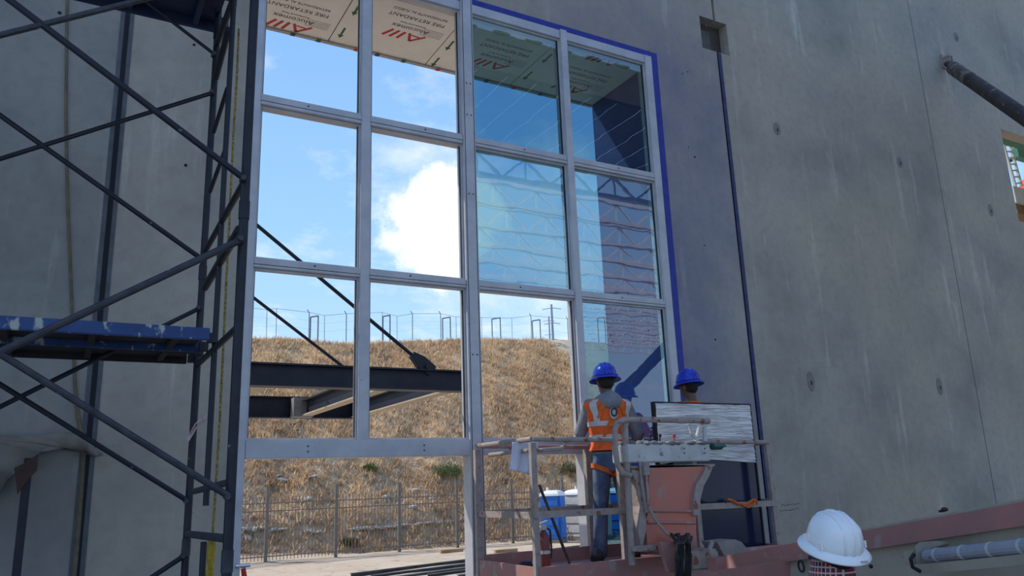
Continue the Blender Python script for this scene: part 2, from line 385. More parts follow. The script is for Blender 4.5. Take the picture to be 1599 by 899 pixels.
# ---- aluminium curtain wall, no glass in most of the bays yet
win = struct(root('window_1', (3.5, .05, 0)))
ZH, Z1, Z2, Z3 = 7.0, 5.48, 3.985, 2.447
def member(name, lo, hi, parent=win, lip=True):
    o = obj(name, box(B(), lo, hi, .004), M_alum, parent); return o
for x0, x1, z0, n in ((1.24, 1.30, 0, 'jamb'), (5.725, 5.83, 0, 'jamb')): member(n, (x0, -.02, z0), (x1, .13, 7.05))
m1 = member('mullion', (2.22, -.02, 2.51), (2.31, .13, 7.05))
m2 = member('mullion', (3.275, -.035, 0), (3.41, .13, 7.12))
m3 = member('mullion', (4.52, -.03, 0), (4.605, .13, 7.06))
for x in (3.292, 3.395):
    obj('mullion_groove', box(B(), (x-.003, -.037, 0), (x+.003, -.03, 7.1)), M_screw, m2)
COLS = ((1.30, 2.22), (2.31, 3.275), (3.41, 4.52), (4.605, 5.725))
for i, (a, b) in enumerate(COLS):
    member('head_rail', (a, -.015, 6.945), (b, .13, 7.05))
    for zc, hh, w in ((Z1, .048, -.022), (Z2, .04, -.022)):
        r = member('rail', (a, w, zc-hh), (b, .13, zc+hh))
        obj('rail_groove', box(B(), (a, w-.002, zc-.017), (b, w+.004, zc-.012)), M_screw, r)
        c = (a+b)/2+random.uniform(-.1, .1); bm = B(); loft(bm, [((c, w-.003, zc+.018), .008, .008, (1, 0, 0), (0, 0, 1)), ((c, w+.002, zc+.018), .008, .008, (1, 0, 0), (0, 0, 1))], 8); obj('screw', bm, M_screw, r)
for a, b in ((1.30, 3.275), (3.41, 4.52)):
    r = member('transom', (a, -.03, Z3-.072), (b, .13, Z3+.072))
    for k in range(4):
        for dz in (-.022, .022):
            if k in (1, 2): c = a+(b-a)*(.25 if k == 1 else .77); bm = B(); loft(bm, [((c, -.034, Z3+dz), .007, .007, (1, 0, 0), (0, 0, 1)), ((c, -.028, Z3+dz), .007, .007, (1, 0, 0), (0, 0, 1))], 8); obj('screw', bm, M_screw, r)
for z in (6.1, 4.9, 3.3, 2.0, 5.75):
    for x in (3.32, 3.365):
        bm = B(); loft(bm, [((x, -.039, z), .007, .007, (1, 0, 0), (0, 0, 1)), ((x, -.033, z), .007, .007, (1, 0, 0), (0, 0, 1))], 8); obj('screw', bm, M_screw, m2)
# glazing beads give every bay its stepped inner edge
ROWS = ((6.945, Z1+.048), (Z1-.048, Z2+.04), (Z2-.04, Z3+.072))
for ci, (a, b) in enumerate(COLS):
    for ri, (zt, zb) in enumerate(ROWS):
        bm = B(); w = .018
        box(bm, (a, .012, zb), (a+w, .05, zt)); box(bm, (b-w, .012, zb), (b, .05, zt)); box(bm, (a+w, .012, zt-w), (b-w, .05, zt)); box(bm, (a+w, .012, zb), (b-w, .05, zb+w))
        o = obj('glazing_bead', bm, M_alum, win)
        bm = B(); box(bm, (a+w, .02, zb), (a+w+.006, .045, zt)); box(bm, (b-w-.006, .02, zb), (b-w, .045, zt)); obj('gasket', bm, M_gasket, o)
def glass_mat(name, tint, refl, bump, bscale, rough=.0):
    m = bpy.data.materials.new(name); m.use_nodes = True; N = m.node_tree.nodes; L = m.node_tree.links; N.clear()
    out = N.new('ShaderNodeOutputMaterial'); tr = N.new('ShaderNodeBsdfTransparent'); tr.inputs[0].default_value = (*tint, 1)
    gl = N.new('ShaderNodeBsdfGlossy'); gl.inputs['Roughness'].default_value = rough; gl.inputs[0].default_value = (1, 1, 1, 1)
    fr = N.new('ShaderNodeFresnel'); fr.inputs[0].default_value = refl
    mx = N.new('ShaderNodeMixShader'); L.new(fr.outputs[0], mx.inputs[0]); L.new(tr.outputs[0], mx.inputs[1]); L.new(gl.outputs[0], mx.inputs[2]); L.new(mx.outputs[0], out.inputs[0])
    tc = N.new('ShaderNodeTexCoord'); mp = N.new('ShaderNodeMapping'); L.new(tc.outputs['Object'], mp.inputs[0]); mp.inputs['Scale'].default_value = (1, 1, 1.6)
    n = N.new('ShaderNodeTexNoise'); L.new(mp.outputs[0], n.inputs['Vector']); n.inputs['Scale'].default_value = bscale; n.inputs['Detail'].default_value = 1.5
    bp = N.new('ShaderNodeBump'); bp.inputs['Strength'].default_value = bump; bp.inputs['Distance'].default_value = .01; L.new(n.outputs[0], bp.inputs['Height']); L.new(bp.outputs[0], gl.inputs['Normal'])
    return m
M_glass = glass_mat('tinted_glass', (.16, .35, .45), 2.3, .06, 2.6)
for ci, ri in ((2, 0), (2, 1), (3, 0), (3, 1), (3, 2)):
    a, b = COLS[ci]; zt, zb = ROWS[ri]
    if (ci, ri) == (3, 2): zb = 1.35
    bm = B(); v = [bm.verts.new(p) for p in ((a+.01, .03, zb+.01), (b-.01, .03, zb+.01), (b-.01, .03, zt-.01), (a+.01, .03, zt-.01))]; bm.faces.new(v)
    obj('glass_pane', bm, M_glass, win)

# ---- portal outside: soffit with film-covered panels, blue side wall
ZS = 7.0
sof = struct(root('trim_1', (3.5, .75, ZS)))
xs_ = (-2.3, -.09, 1.08, 2.25, 3.426, 4.585, 5.86)
for a, b in zip(xs_, xs_[1:]):
    obj('soffit_panel', box(B(), (a+.006, .2, ZS), (b-.006, 1.25, ZS+.03)), M_film, sof)
obj('soffit_edge', box(B(), (-2.3, 1.25, ZS-.015), (5.86, 1.30, ZS+.5)), mat('edge_trim', (.30, .29, .27), (.38, .36, .33), 5, .5), sof)
obj('soffit_backing', box(B(), (-2.3, .2, ZS+.03), (5.86, 1.25, ZS+.07)), M_joint, sof)
bm = B(); box(bm, (-2.3, .2, ZS+.07), (5.86, 1.3, ZS+.5)); obj('portal_head', bm, M_fin, sof)
zt = ZS-.001
def words(x, y):
    xd, yd = (-1, 0, 0), (0, 1, 0)
    obj('printed_lettering', text_bm('Alucomex', .105, (x+.0, y-.21, zt), xd, yd), M_ink, sof)
    obj('printed_lettering', text_bm('Architectural Panel', .038, (x, y-.27, zt), xd, yd), M_ink, sof)
    obj('printed_lettering', text_bm('FIRE RETARDANT', .082, (x, y-.40, zt), xd, yd), M_ink, sof)
    obj('printed_lettering', text_bm('RETARDANTE AL FUEGO', .055, (x, y-.50, zt), xd, yd), M_ink, sof)
def prt(x, y):
    xd, yd = (-1, 0, 0), (0, 1, 0)
    if y > .78: words(x, y)
    bm = B()   # red emblem: a slanted A and three strokes fanning out
    def stroke(p, q, w):
        p, q = Vector((x-p[0], y+p[1], zt)), Vector((x-q[0], y+q[1], zt)); d = (q-p).normalized(); s = Vector((-d.y, d.x, 0))*w/2
        f = [bm.verts.new(k) for k in (p-s, q-s, q+s, p+s)]; bm.faces.new(f)
    stroke((-.22, -.09), (-.08, .06), .032); stroke((-.08, .06), (-.03, -.09), .032); stroke((-.16, -.05), (-.06, -.06), .022)
    for k in range(3): stroke((.02+k*.07, -.09), (.07+k*.085, .06), .034)
    obj('printed_emblem', bm, M_red, sof)
    for k in range(5 if y > .6 else 0):
        bm = B(); box(bm, (x+.38, y-.12-.03*k, zt-.0003), (x+.38-.25+.03*(k % 2), y-.115-.03*k, zt)); obj('printed_fine_print', bm, M_ink, sof)
for x, y in ((1.80, 1.17), (2.98, .80), (4.13, .93), (5.33, .25), (5.33, 1.02)): prt(x, y)
for x, ys2 in ((2.34, (.55, 1.03)), (3.515, (.75, 1.15)), (4.67, (.5, .95)), (1.16, (.6, 1.0))):
    for y in ys2:
        bm = B(); box(bm, (x-.012, y-.11, zt-.0004), (x+.012, y+.04, zt)); v = [bm.verts.new(p) for p in ((x-.035, y+.04, zt), (x+.035, y+.04, zt), (x, y+.11, zt))]; bm.faces.new(v); obj('printed_arrow', bm, M_grn, sof)
for i in range(12):
    x = 1.4+i*.36+random.uniform(-.08, .08); bm = B(); box(bm, (x, 1.243, ZS-.0175), (x+.05, 1.302, ZS-.015)); obj('edge_sticker', bm, (M_red, M_ink, M_grn)[i % 3], sof)
fin = struct(obj('wall_right', box(B(), (5.88, .2, -.5), (6.3, 1.30, ZS+.5)), M_fin))

# ---- roof joists over the slab (seen mirrored in the glass) with girders and columns
M_white = mat('joist_white', (.85, .82, .80), (.75, .72, .70), 3, .6)
def joist_meshes(L0):
    t = B(); box(t, (0, -.06, .54), (L0, .06, .64)); b_ = B(); box(b_, (0, -.06, 0), (L0, .06, .09))
    w = B(); n = int(L0/.6)
    for k in range(n):
        x = k*.6; a, c = ((x, 0, .06), (x+.6, 0, .55)) if k % 2 == 0 else ((x, 0, .55), (x+.6, 0, .06))
        beam(w, a, c, .05, .05, Vector((0, 1, 0)))
        if k % 2: beam(w, (x, 0, .06), (x, 0, .55), .04, .04, Vector((0, 1, 0)))
    return t, b_, w
JL = 31.2; me3 = []
for nm, bm in zip(('top_chord', 'bottom_chord', 'web'), joist_meshes(JL)):
    me = bpy.data.meshes.new(nm); bm.to_mesh(me); bm.free(); me.materials.append(M_white); me3.append(me)
NJ = 13
tag(obj('added_roof_deck', (lambda bm: [box(bm, (4.6+.3*k, -7.4, 9.10+.04*(k % 2)), (4.9+.3*k, -3.2, 9.13+.04*(k % 2))) for k in range(34)][0])(B()), mat('deck_grey', (.16, .17, .18), (.12, .13, .14), 2, .6)), 'unseen ribbed grey roof deck strip, added to darken the upper glass reflections', 'roof deck')  # unseen deck strip added so the upper panes reflect dark, not sky
for k in range(NJ):
    y = -7.2-1.5*k
    j = root('roof_joist', (-.6, y, 8.45), 'white open-web steel roof joist mirrored in the window glass', 'joist', 'roof joists mirrored in the glass')
    for me in me3: piece(me.name, me, (-.6, y, 8.45), j)
tag(obj('roof_edge_beam', box(B(), (-.6, -3.3, 8.45), (30.6, -3.2, 9.1)), mat('edge_beam_grey', (.14, .145, .15), (.1, .1, .11), 2, .6)), 'dark grey steel edge beam under the front of the roof deck', 'beam')
for x, lab in ((-.6, 'left'), (30.6, 'right')):
    g = tag(obj('roof_girder', box(B(), (x-.12, -28.5, 8.05), (x+.12, -3.2, 8.44)), M_white), f'white steel girder carrying the {lab} ends of the roof joists', 'girder')
    for y in (-4.2, -17, -28):
        tag(obj('steel_column', box(B(), (x-.12, y-.12, 0), (x+.12, y+.12, 8.05)), M_white), f'white square steel column under the {lab} roof girder', 'column', f'columns under the {lab} girder')

# ================================================================== OUTSIDE
# ---- canopy steel: two dark beams, cross members, tie rods
can = root('steel_canopy_frame', (2.4, 2.2, -.5), 'dark steel canopy frame with tie rods outside the open window bays', 'canopy frame')
def ibeam(name, a, b, h=.21, w=.16, parent=can, m=M_steel, fl=None):
    a, b = Vector(a), Vector(b); bm = B(); t = .016
    beam(bm, a, b, .014, h-2*t)
    z = Vector((0, 0, (h-t)/2)); beam(bm, a+z, b+z, w, t); o = obj(name, bm, m, parent)
    bm = B(); beam(bm, a-z, b-z, w, t); obj('bottom_flange', bm, fl or m, o); return o
ibeam('edge_beam', (-2.6, .7, 3.145), (3.60, .7, 3.145)); ibeam('edge_beam', (-2.6, 3.7, 3.165), (3.50, 3.7, 3.165), .27)
for x in (1.55, 2.72, 3.42): ibeam('cross_member', (x, .71, 3.14), (x, 3.69, 3.14), .2, .13, fl=M_flange)
bm = B(); box(bm, (2.55, 3.45, 3.03), (2.80, 3.60, 3.27)); obj('end_plate', bm, M_steelend, can)
for x in (-2.45, ):
    for y in (.7, 3.7): obj('post', box(B(), (x-.1, y-.1, -.5), (x+.1, y+.1, 7.6)), M_steel, can)
def rod(p0, p1, Y, r, clev):
    a, b = Py(*p0, Y), Py(*p1, Y); d = (b-a).normalized(); e = a+d*((a.x+2.4)/-d.x)
    o = obj('tie_rod', tube(B(), [a, e], r, 10), M_steel, can)
    if clev:
        bm = B(); c = a-d*.02; u = Vector((-d.z, 0, d.x))
        prism(bm, [c+d*.17+u*.03, c+d*.17-u*.03, c+d*.05-u*.065, c-d*.10-u*.06, c-d*.13+u*.0, c-d*.10+u*.06, c+d*.05+u*.065], (0, .06, 0)); bmesh.ops.translate(bm, vec=(0, -.03, 0), verts=bm.verts)
        k = obj('clevis', bm, M_steel, can); bm = B(); loft(bm, [((c-d*.03)+Vector((0, -.05, 0)), .03, .03, (1, 0, 0), (0, 0, 1)), ((c-d*.03)+Vector((0, .05, 0)), .03, .03, (1, 0, 0), (0, 0, 1))], 10); obj('pin', bm, M_steel, k)
rod((660, 568), (397, 348), .7, .018, True); rod((600, 622), (390, 460), 3.7, .021, True)

# ---- picket fence at the foot of the hill
fen = root('picket_fence', (14, fence_y(14), -.5), 'tall grey steel picket fence along the foot of the dry hill', 'fence')
FH = 2.45
pm = B(); box(pm, (-.012, -.012, .1), (.012, .012, FH)); prism(pm, [(-.012, -.012, FH), (.012, -.012, FH), (.012, .012, FH), (-.012, .012, FH)], (0, 0, .05)); pme = bpy.data.meshes.new('picket'); pm.to_mesh(pme); pm.free(); pme.materials.append(M_fence)
qm = B(); box(qm, (-.06, -.06, 0), (.06, .06, 2.85)); box(qm, (-.07, -.07, 2.85), (.07, .07, 2.89)); qme = bpy.data.meshes.new('post'); qm.to_mesh(qme); qm.free(); qme.materials.append(M_fence)
x = 4.6; k = 0
while x < 27.5:
    y = fence_y(x); z = -.5
    if k % 20 == 0: piece('post', qme, (x, y, z), fen)
    else: piece('picket', pme, (x, y, z), fen)
    x += .142; k += 1
for zz in (.25, 1.95, 2.25):
    bm = B(); pts = [Vector((xx, fence_y(xx), -.5+zz)) for xx in np.arange(4.6, 27.6, 1.)]
    for a, b in zip(pts, pts[1:]): beam(bm, a, b, .03, .04)
    obj('rail', bm, M_fence, fen)

# ---- chain-link boundary line on the crest
def on_crest(px, dz=0):
    lo, hi = 20., 70.
    for _ in range(40):
        mid = (lo+hi)/2; p = Py(px, 500, mid)
        if mid < crest_y(p.x)+.3: lo = mid
        else: hi = mid
    p = Py(px, 500, lo); return Vector((p.x, p.y, hz(p.x, p.y)-.1))
cf = root('boundary_fence', on_crest(640), 'thin wire boundary fence with leaning posts on the hill crest', 'fence')
def post_top(px, py): b = on_crest(px); return b, Py(px, py, b.y)
tops = []
for px, py, hook in ((417, 484, 0), (432, 482, 0), (483, 488, 1), (507, 493, 0), (541, 490, 1), (597, 488, 0), (620, 494, 0), (644, 490, 1), (688, 490, 1), (712, 495, 0), (752, 496, 0), (799, 497, 0), (829, 493, 1), (886, 498, 1), (905, 496, 0), (960, 497, 0)):
    b, t = post_top(px, py); bm = B(); pts = [b, t]
    if hook: pts += [t+Vector((-.16, -.05, .18))]
    tube(bm, pts, .03 if hook else .018, 6); obj('fence_post', bm, M_wire, cf); tops.append(t)
for x0, x1, py in ((485, 497, 495), (598, 609, 494), (691, 703, 497), (768, 781, 498), (831, 843, 501), (933, 944, 497)):
    b0, t0 = post_top(x0, py); b1, t1 = post_top(x1, py-2); bm = B(); tube(bm, [b0, t0], .045, 6); tube(bm, [t0, t1], .045, 6); tube(bm, [t1, b1], .045, 6); obj('hoop_frame', bm, M_wire, cf)
for dz in (0, -.55, -1.1):
    bm = B(); pts = [Py(340, 474, tops[0].y)+Vector((0, 0, dz))]+[t+Vector((0, 0, dz+.02)) for t in tops]+[tops[-1]+Vector((4, 0, dz))]
    tube(bm, pts, .012 if dz == 0 else .003, 4); obj('wire', bm, M_wire, cf)
# ---- pylons far beyond
def pylon(px, ytop, ybase, d, w, label):
    t = Pd(px, ytop, d); b = Vector((t.x, t.y, 5)); h = t.z-b.z
    r = root('power_pylon', b, label, 'pylon'); m = mat('pylon', (.30, .33, .38))
    for sx, sy in ((-1, -1), (1, -1), (1, 1), (-1, 1)): obj('leg', tube(B(), [b+Vector((sx*w, sy*w, 0)), b+Vector((sx*w*.25, sy*w*.25, h*.6)), t+Vector((sx*.15, sy*.15, 0))], .22, 4), m, r)
    for f, l in ((.97, 3.6), (.88, 3.0), (.78, 3.8)):
        z = Vector((0, 0, h*f)); a = Vector((rt0.x, rt0.y, 0)); obj('crossarm', tube(B(), [b+z-a*l*w, b+z+Vector((0, 0, w*.5)), b+z+a*l*w], .16, 4), m, r)
    bm = B()
    for k in range(8):
        za, zb = h*k/8, h*(k+1)/8; wa = w*max(.2, 1-k/7.); s = 1 if k % 2 else -1; tube(bm, [b+Vector((s*wa, -wa, za)), b+Vector((-s*wa*.9, -wa*.9, zb))], .12, 4)
    obj('lattice', bm, m, r)
pylon(861, 475, 532, 330, 1.1, 'tall grey lattice power pylon beyond the hill crest'); pylon(857, 494, 532, 480, 1.0, 'smaller hazy power pylon just left of the tall pylon')

struct(obj('far_ground', box(B(), (-250, 79, 4.5), (600, 700, 5)), M_hill))
# ---- dry grass, too fine to count
def grass(name, n, seed, xr, tr, hr, m, label, dens=None):
    rg = np.random.default_rng(seed); V = []; Fc = []
    for _ in range(n):
        x = rg.uniform(*xr); t = rg.uniform(*tr); y0 = fence_y(x)+.8; y = y0+t*(crest_y(x)-y0)
        if dens and not dens(x, t, rg): continue
        z = hz(x, y)-.04; h = rg.uniform(*hr); nb = 4
        for _b in range(nb):
            a = rg.uniform(0, 6.283); ln = rg.uniform(.3, 1.0)*h; w = rg.uniform(.016, .045); bx = x+rg.normal()*.12; by = y+rg.normal()*.10
            dx, dy = math.cos(a), math.sin(a); i = len(V)
            V += [(bx-dy*w, by+dx*w, z), (bx+dy*w, by-dx*w, z), (bx+dx*ln+dy*w*.5, by+dy*ln*.5-abs(ln)*.15, z+h*rg.uniform(.5, 1))]; Fc.append((i, i+1, i+2))
    me = bpy.data.meshes.new(name); me.from_pydata(V, [], Fc); me.materials.append(m); o = bpy.data.objects.new(name, me); COL.objects.link(o)
    o['kind'] = 'stuff'; o['label'] = label; o['category'] = 'grass'; return o
def thin(m):
    N = m.node_tree.nodes; L = m.node_tree.links; b = N['Principled BSDF']; t = N.new('ShaderNodeBsdfTranslucent'); a = N.new('ShaderNodeMixShader'); a.inputs[0].default_value = .5
    src = b.inputs['Base Color'].links[0].from_socket; L.new(src, t.inputs[0]); L.new(b.outputs[0], a.inputs[1]); L.new(t.outputs[0], a.inputs[2]); L.new(a.outputs[0], N['Material Output'].inputs[0]); return m
XR = (5, 32)
grass('dry_grass', 26000, 1, XR, (0, 1.03), (.18, .45), thin(mat('straw', (.78, .58, .36), (.62, .44, .25), .5, .9)), 'straw coloured dry grass covering the hillside')
grass('brown_grass', 12000, 2, XR, (0, 1.0), (.2, .5), thin(mat('brown_grass', (.46, .29, .16), (.58, .38, .21), .6, .9)), 'darker brown dry weeds on the hillside', lambda x, t, r: math.sin(x*1.1+t*14)+math.sin(x*.43-t*9+1)+r.normal()*.5 > .2)
grass('grey_grass', 7000, 3, XR, (.02, .95), (.15, .4), thin(mat('grey_grass', (.48, .40, .31), (.36, .30, .23), .8, .9)), 'greyish dead weeds in patches on the hillside', lambda x, t, r: math.sin(x*.8-t*17+2)+math.sin(x*1.9+t*6)+r.normal()*.4 > .6)

def hill_at(px, py):
    lo, hi = 5., 60.
    for _ in range(50):
        m_ = (lo+hi)/2; p = Py(px, py, m_)
        if p.z > hz(p.x, p.y): lo = m_
        else: hi = m_
    p = Py(px, py, lo); return Vector((p.x, p.y, hz(p.x, p.y)))
# pale broken stones along the washed-out ledge
M_stone = mat('pale_stone', (.52, .50, .46), (.36, .34, .31), 3, .9, bump=.6)
random.seed(21)
stones = [(382, 828), (396, 829), (410, 826), (424, 830), (436, 829), (484, 832), (495, 833), (556, 828), (572, 827), (588, 826), (602, 825), (616, 824), (629, 822), (652, 820), (668, 818), (684, 818), (700, 816), (648, 768), (660, 776), (672, 780), (633, 786), (645, 793), (432, 745), (440, 752), (488, 746), (478, 782), (600, 778), (618, 782), (386, 842), (664, 852)]
for px, py in stones:
    p = hill_at(px, py); bm = B(); bmesh.ops.create_icosphere(bm, subdivisions=2, radius=1)
    sl_ = random.uniform(-.08, .08); sx, sy, sz = random.uniform(.16, .40), random.uniform(.10, .22), random.uniform(.05, .11)
    for v in bm.verts: v.co = Vector((v.co.x*sx*random.uniform(.6, 1.25), v.co.y*sy*random.uniform(.7, 1.2), v.co.z*sz*random.uniform(.5, 1.4)+v.co.x*sl_))+p+Vector((0, -.1, .07))
    zone = ('pale stone in the broken row behind the left fence bays' if px < 520 else 'pale stone in the long broken row behind the right fence bays') if 812 < py < 845 else ('pale stone at the very foot of the fence on the right' if py >= 845 else ('scattered pale stone high on the slope at the left' if px < 520 else 'scattered pale stone on the slope below the green shrub'))
    tag(obj('hillside_stone', bm, M_stone), zone, 'stone', 'pale stones: '+zone.split('stone ')[1])
# shrubs
def shrub(px, py, w, h, m, label, n=500):
    p = hill_at(px, py); r = root('shrub', p, label, 'shrub'); rg = random.Random(px); bm = B()
    for _ in range(n):
        a = rg.uniform(0, 6.283); q = math.sqrt(rg.random()); c = p+Vector((math.cos(a)*q*w, math.sin(a)*q*w*.6, .05+rg.random()*h*(1-.5*q))); s = rg.uniform(.05, .11)
        d = Vector((rg.uniform(-1, 1), rg.uniform(-1, 1), rg.uniform(.2, 1.4))).normalized(); u, v = frame_of(d)
        f = [bm.verts.new(k) for k in (c-u*s*.3, c+d*s*1.8, c+u*s*.3)]; bm.faces.new(f)
    obj('foliage', bm, m, r); bm = B()
    for k in range(6):
        a = k*1.05; tube(bm, [p, p+Vector((math.cos(a)*w*.5, math.sin(a)*w*.3, h*.8))], [.02, .006], 5)
    obj('stems', bm, mat('stem', (.16, .11, .06)), r)
M_lf = mat('leaf_green', (.12, .17, .045), (.20, .24, .08), 3, .8); M_lf2 = mat('leaf_olive', (.20, .19, .09), (.14, .13, .06), 3, .8)
shrub(700, 745, .75, .75, M_lf, 'green shrub on the slope left of the thick mullion', 900); shrub(578, 738, .38, .42, M_lf, 'small round green shrub mid-slope above the picket fence')
shrub(452, 536, .38, .5, M_lf2, 'small olive bush on the hill crest at the left'); shrub(890, 740, .6, .7, M_lf2, 'olive shrub on the slope above the portable toilets', 700); shrub(545, 852, .4, .3, M_lf2, 'low weedy bush at the fence foot')

# ---- portable toilets
def toilet(px, yb, mb, mroof, mdoor, label, rz=.25):
    p = Pz(px, yb, -.5); r = root('portable_toilet', p, label, 'portable toilet', None); c = Matrix.Rotation(rz, 3, 'Z')
    def put(name, bm, m, par=r):
        for v in bm.verts: v.co = c@v.co+p
        return obj(name, bm, m, par)
    W = .46
    put('base', box(B(), (-W, -W, 0), (W, W, .16)), M_fence)
    b = put('body', box(B(), (-W+.02, -W+.02, .16), (W-.02, W-.02, 2.06), .03), mb)
    bm = B(); loft(bm, [((0, 0, 2.06), W*1.08, W*1.08), ((0, 0, 2.16), W*1.05, W*1.05), ((0, 0, 2.26), W*.85, W*.85), ((0, 0, 2.31), W*.4, W*.4)], 4*6)
    for v in bm.verts:   # squarish moulded roof
        q = max(abs(v.co.x), abs(v.co.y)); rr = math.hypot(v.co.x, v.co.y)
        if q > 1e-6: v.co.x *= (rr/q)**.8; v.co.y *= (rr/q)**.8
    put('roof', bm, mroof)
    d = put('door', box(B(), (-.36, -W-.02, .22), (.36, -W+.03, 1.96), .02), mdoor)
    bm = B(); loft(bm, [((0, -W-.015, 1.96), .36, .12, (1, 0, 0), (0, 0, 1)), ((0, -W+.03, 1.96), .36, .12, (1, 0, 0), (0, 0, 1))], 20); put('door_arch', bm, mdoor, d)
    for k in range(3): put('door_panel', box(B(), (-.27, -W-.035, .35+k*.5), (.27, -W-.015, .75+k*.5), .015), mdoor, d)
    for k in range(4): put('side_rib', box(B(), (-W-.015, -.42, .35+k*.42), (-W+.03, .42, .62+k*.42), .02), mb, b)
    put('vent_pipe', tube(B(), [(.4, .4, 2.2), (.4, .4, 2.45)], .05, 8), mroof)
M_tb = mat('toilet_blue', (.02, .16, .55), (.015, .12, .45), 3, .45); M_tw = mat('toilet_grey', (.50, .50, .48), (.42, .42, .41), 3, .5); M_tr = mat('toilet_roof', (.75, .77, .78), rough=.5)
toilet(866, 847, M_tb, M_tr, M_tb, 'bright blue portable toilet with white roof, leftmost of the row', .65)
toilet(905, 843, M_tw, M_tr, M_tw, 'pale grey portable toilet beside the leftmost blue one', .3)
toilet(937, 842, M_tw, M_tr, M_tw, 'pale grey portable toilet half hidden behind the jeans', 0)
toilet(971, 838, M_tb, M_tr, M_tb, 'blue portable toilet right of the worker in jeans', .1)

# ---- long steel members lying on the dirt outside
random.seed(5)
M_bar = mat('bar_dark', (.05, .05, .055), (.10, .10, .105), 3, .5, .3); M_bar2 = mat('bar_grey', (.19, .19, .19), (.13, .13, .13), 3, .5, .3); M_wood = mat('dunnage', (.30, .18, .08), (.4, .26, .13), 4, .8)
bars = [((548, 903), (905, 853), .10, M_bar), ((580, 905), (912, 857), .08, M_bar), ((615, 906), (915, 861), .07, M_bar2), ((668, 903), (918, 866), .07, M_bar), ((715, 903), (920, 871), .06, M_bar2), ((745, 890), (925, 876), .07, M_bar2), ((735, 911), (925, 884), .08, M_bar)]
NM = ('longest, at the back', 'second from the back', 'third from the back', 'fourth from the back', 'fifth from the back', 'short one nearest the toilets', 'short one nearest the window')
for i, (a, b, h, m) in enumerate(bars):
    p, q = Pz(a[0], a[1]-7, -.42), Pz(b[0], b[1]-1, -.42); d = (q-p).normalized(); bm = B(); up_ = Vector((0, 0, 1))
    s = d.cross(up_).normalized(); z0 = Vector((0, 0, -.08+h/2))
    beam(bm, p+z0, q+z0, .02, h*.86); beam(bm, p+z0+up_*h*.46, q+z0+up_*h*.46, .14, .02); beam(bm, p+z0-up_*h*.46, q+z0-up_*h*.46, .14, .02)
    tag(obj('steel_beam', bm, m), f'long dark steel beam lying on the dirt outside, {NM[i]}', 'steel beam', 'steel beams lying on the dirt')
for px, py in ((790, 862), (705, 862)):
    p = Pz(px, py, -.5); tag(obj('wood_block', box(B(), p+Vector((-.5, -.08, 0)), p+Vector((.5, .08, .12))), M_wood), 'brown timber block on the dirt %s' % ('in front of the blue portable toilet' if px > 760 else 'by the foot of the thick mullion'), 'timber')

# ---- what shows through the high opening at the far right
gx = root('green_steel_frame', (15.2, 2.5, -.5), 'green steel frame outside the high wall opening', 'steel frame'); M_green = mat('steel_green', (.015, .13, .075), (.02, .17, .1), 4, .5)
a = Py(1563, 206, .35); obj('beam', box(B(), (13.2, .3, a.z-.12), (18.5, .5, a.z+.14)), M_green, gx)
a = Py(1590, 240, 1.6); obj('beam', box(B(), (a.x-.1, 1.55, a.z-.10), (18.5, 1.7, a.z+.12)), M_green, gx)
obj('diagonal', beam(B(), Py(1570, 254, 1.7), Py(1612, 236, 1.7), .07, .06, Vector((0, 1, 0))), M_green, gx)
for x in (15.9, 18.3): obj('column', box(B(), (x, 1.7, -.5), (x+.16, 1.86, 8)), M_green, gx)
l0, l1 = (Py(1566, 222, 1.5), Py(1586, 292, 1.5)), (Py(1576, 222, 1.5), Py(1595, 290, 1.5))
for a, b in (l0, l1): obj('ladder_rail', beam(B(), a, b, .05, .04, Vector((0, 1, 0))), M_tw, gx)
for k in range(7):
    t = (k+.5)/7; obj('ladder_rung', beam(B(), l0[0].lerp(l0[1], t), l1[0].lerp(l1[1], t), .03, .03, Vector((0, 1, 0))), M_tw, gx)
a, b = Py(1582, 290, 1.3), Py(1584, 315, 1.3); dz0, dz1 = b.z, a.z
obj('deck', box(B(), (a.x, 1.3, dz0), (17.2, 2.2, dz1)), M_tw, gx)
obj('deck_joist', box(B(), (a.x+.08, 1.35, dz0-.2), (17.2, 2.1, dz0)), mat('rust_brown', (.22, .13, .075), (.14, .09, .05), 5, .8), gx)
c = Py(1606, 288, 1.62); c.z = dz1; bm = B(); loft(bm, [(c+Vector((0, 0, z)), q, q) for z, q in ((0, .16), (.03, .175), (.05, .165), (.30, .165), (.32, .175), (.42, .15), (.46, .09))], 18)
tag(obj('orange_drum', bm, mat('drum_orange', (.75, .10, .04))), 'red-orange drum on the pale deck outside the high opening', 'drum')

# ================================================================== INSIDE
# ---- tilt-up brace
A = Py(1475, 97, -.02); Bp = Px(1599, 182, 10.5); d = (Bp-A).normalized(); E_ = A+d*((A.z-.05)/-d.z)
br = root('wall_brace', (E_.x, E_.y, 0), 'rusty pipe brace bolted high on the right concrete wall', 'brace')
M_pipe = mat('brace_pipe', (.035, .026, .022), (.07, .05, .04), 5, .7, c3=(.26, .2, .15), s3=7, t3=.64)
obj('pipe', tube(B(), [A+d*.12, A+d*.3, A+d*.42, E_-d*.1], [.045, .05, .10, .10], 16), M_pipe, br)
obj('worn_sleeve', tube(B(), [A+d*.42, A+d*1.15], [.103, .103], 16), mat('worn_sleeve', (.20, .155, .12), (.08, .055, .045), 12, .7, lo=.42, hi=.55), br)
bm = B(); box(bm, (A.x-.07, -.03, A.z-.12), (A.x+.07, .0, A.z+.12)); box(bm, (A.x-.05, -.14, A.z-.05), (A.x-.03, -.03, A.z+.07)); box(bm, (A.x+.03, -.14, A.z-.05), (A.x+.05, -.03, A.z+.07)); obj('wall_shoe', bm, M_liftd, br)
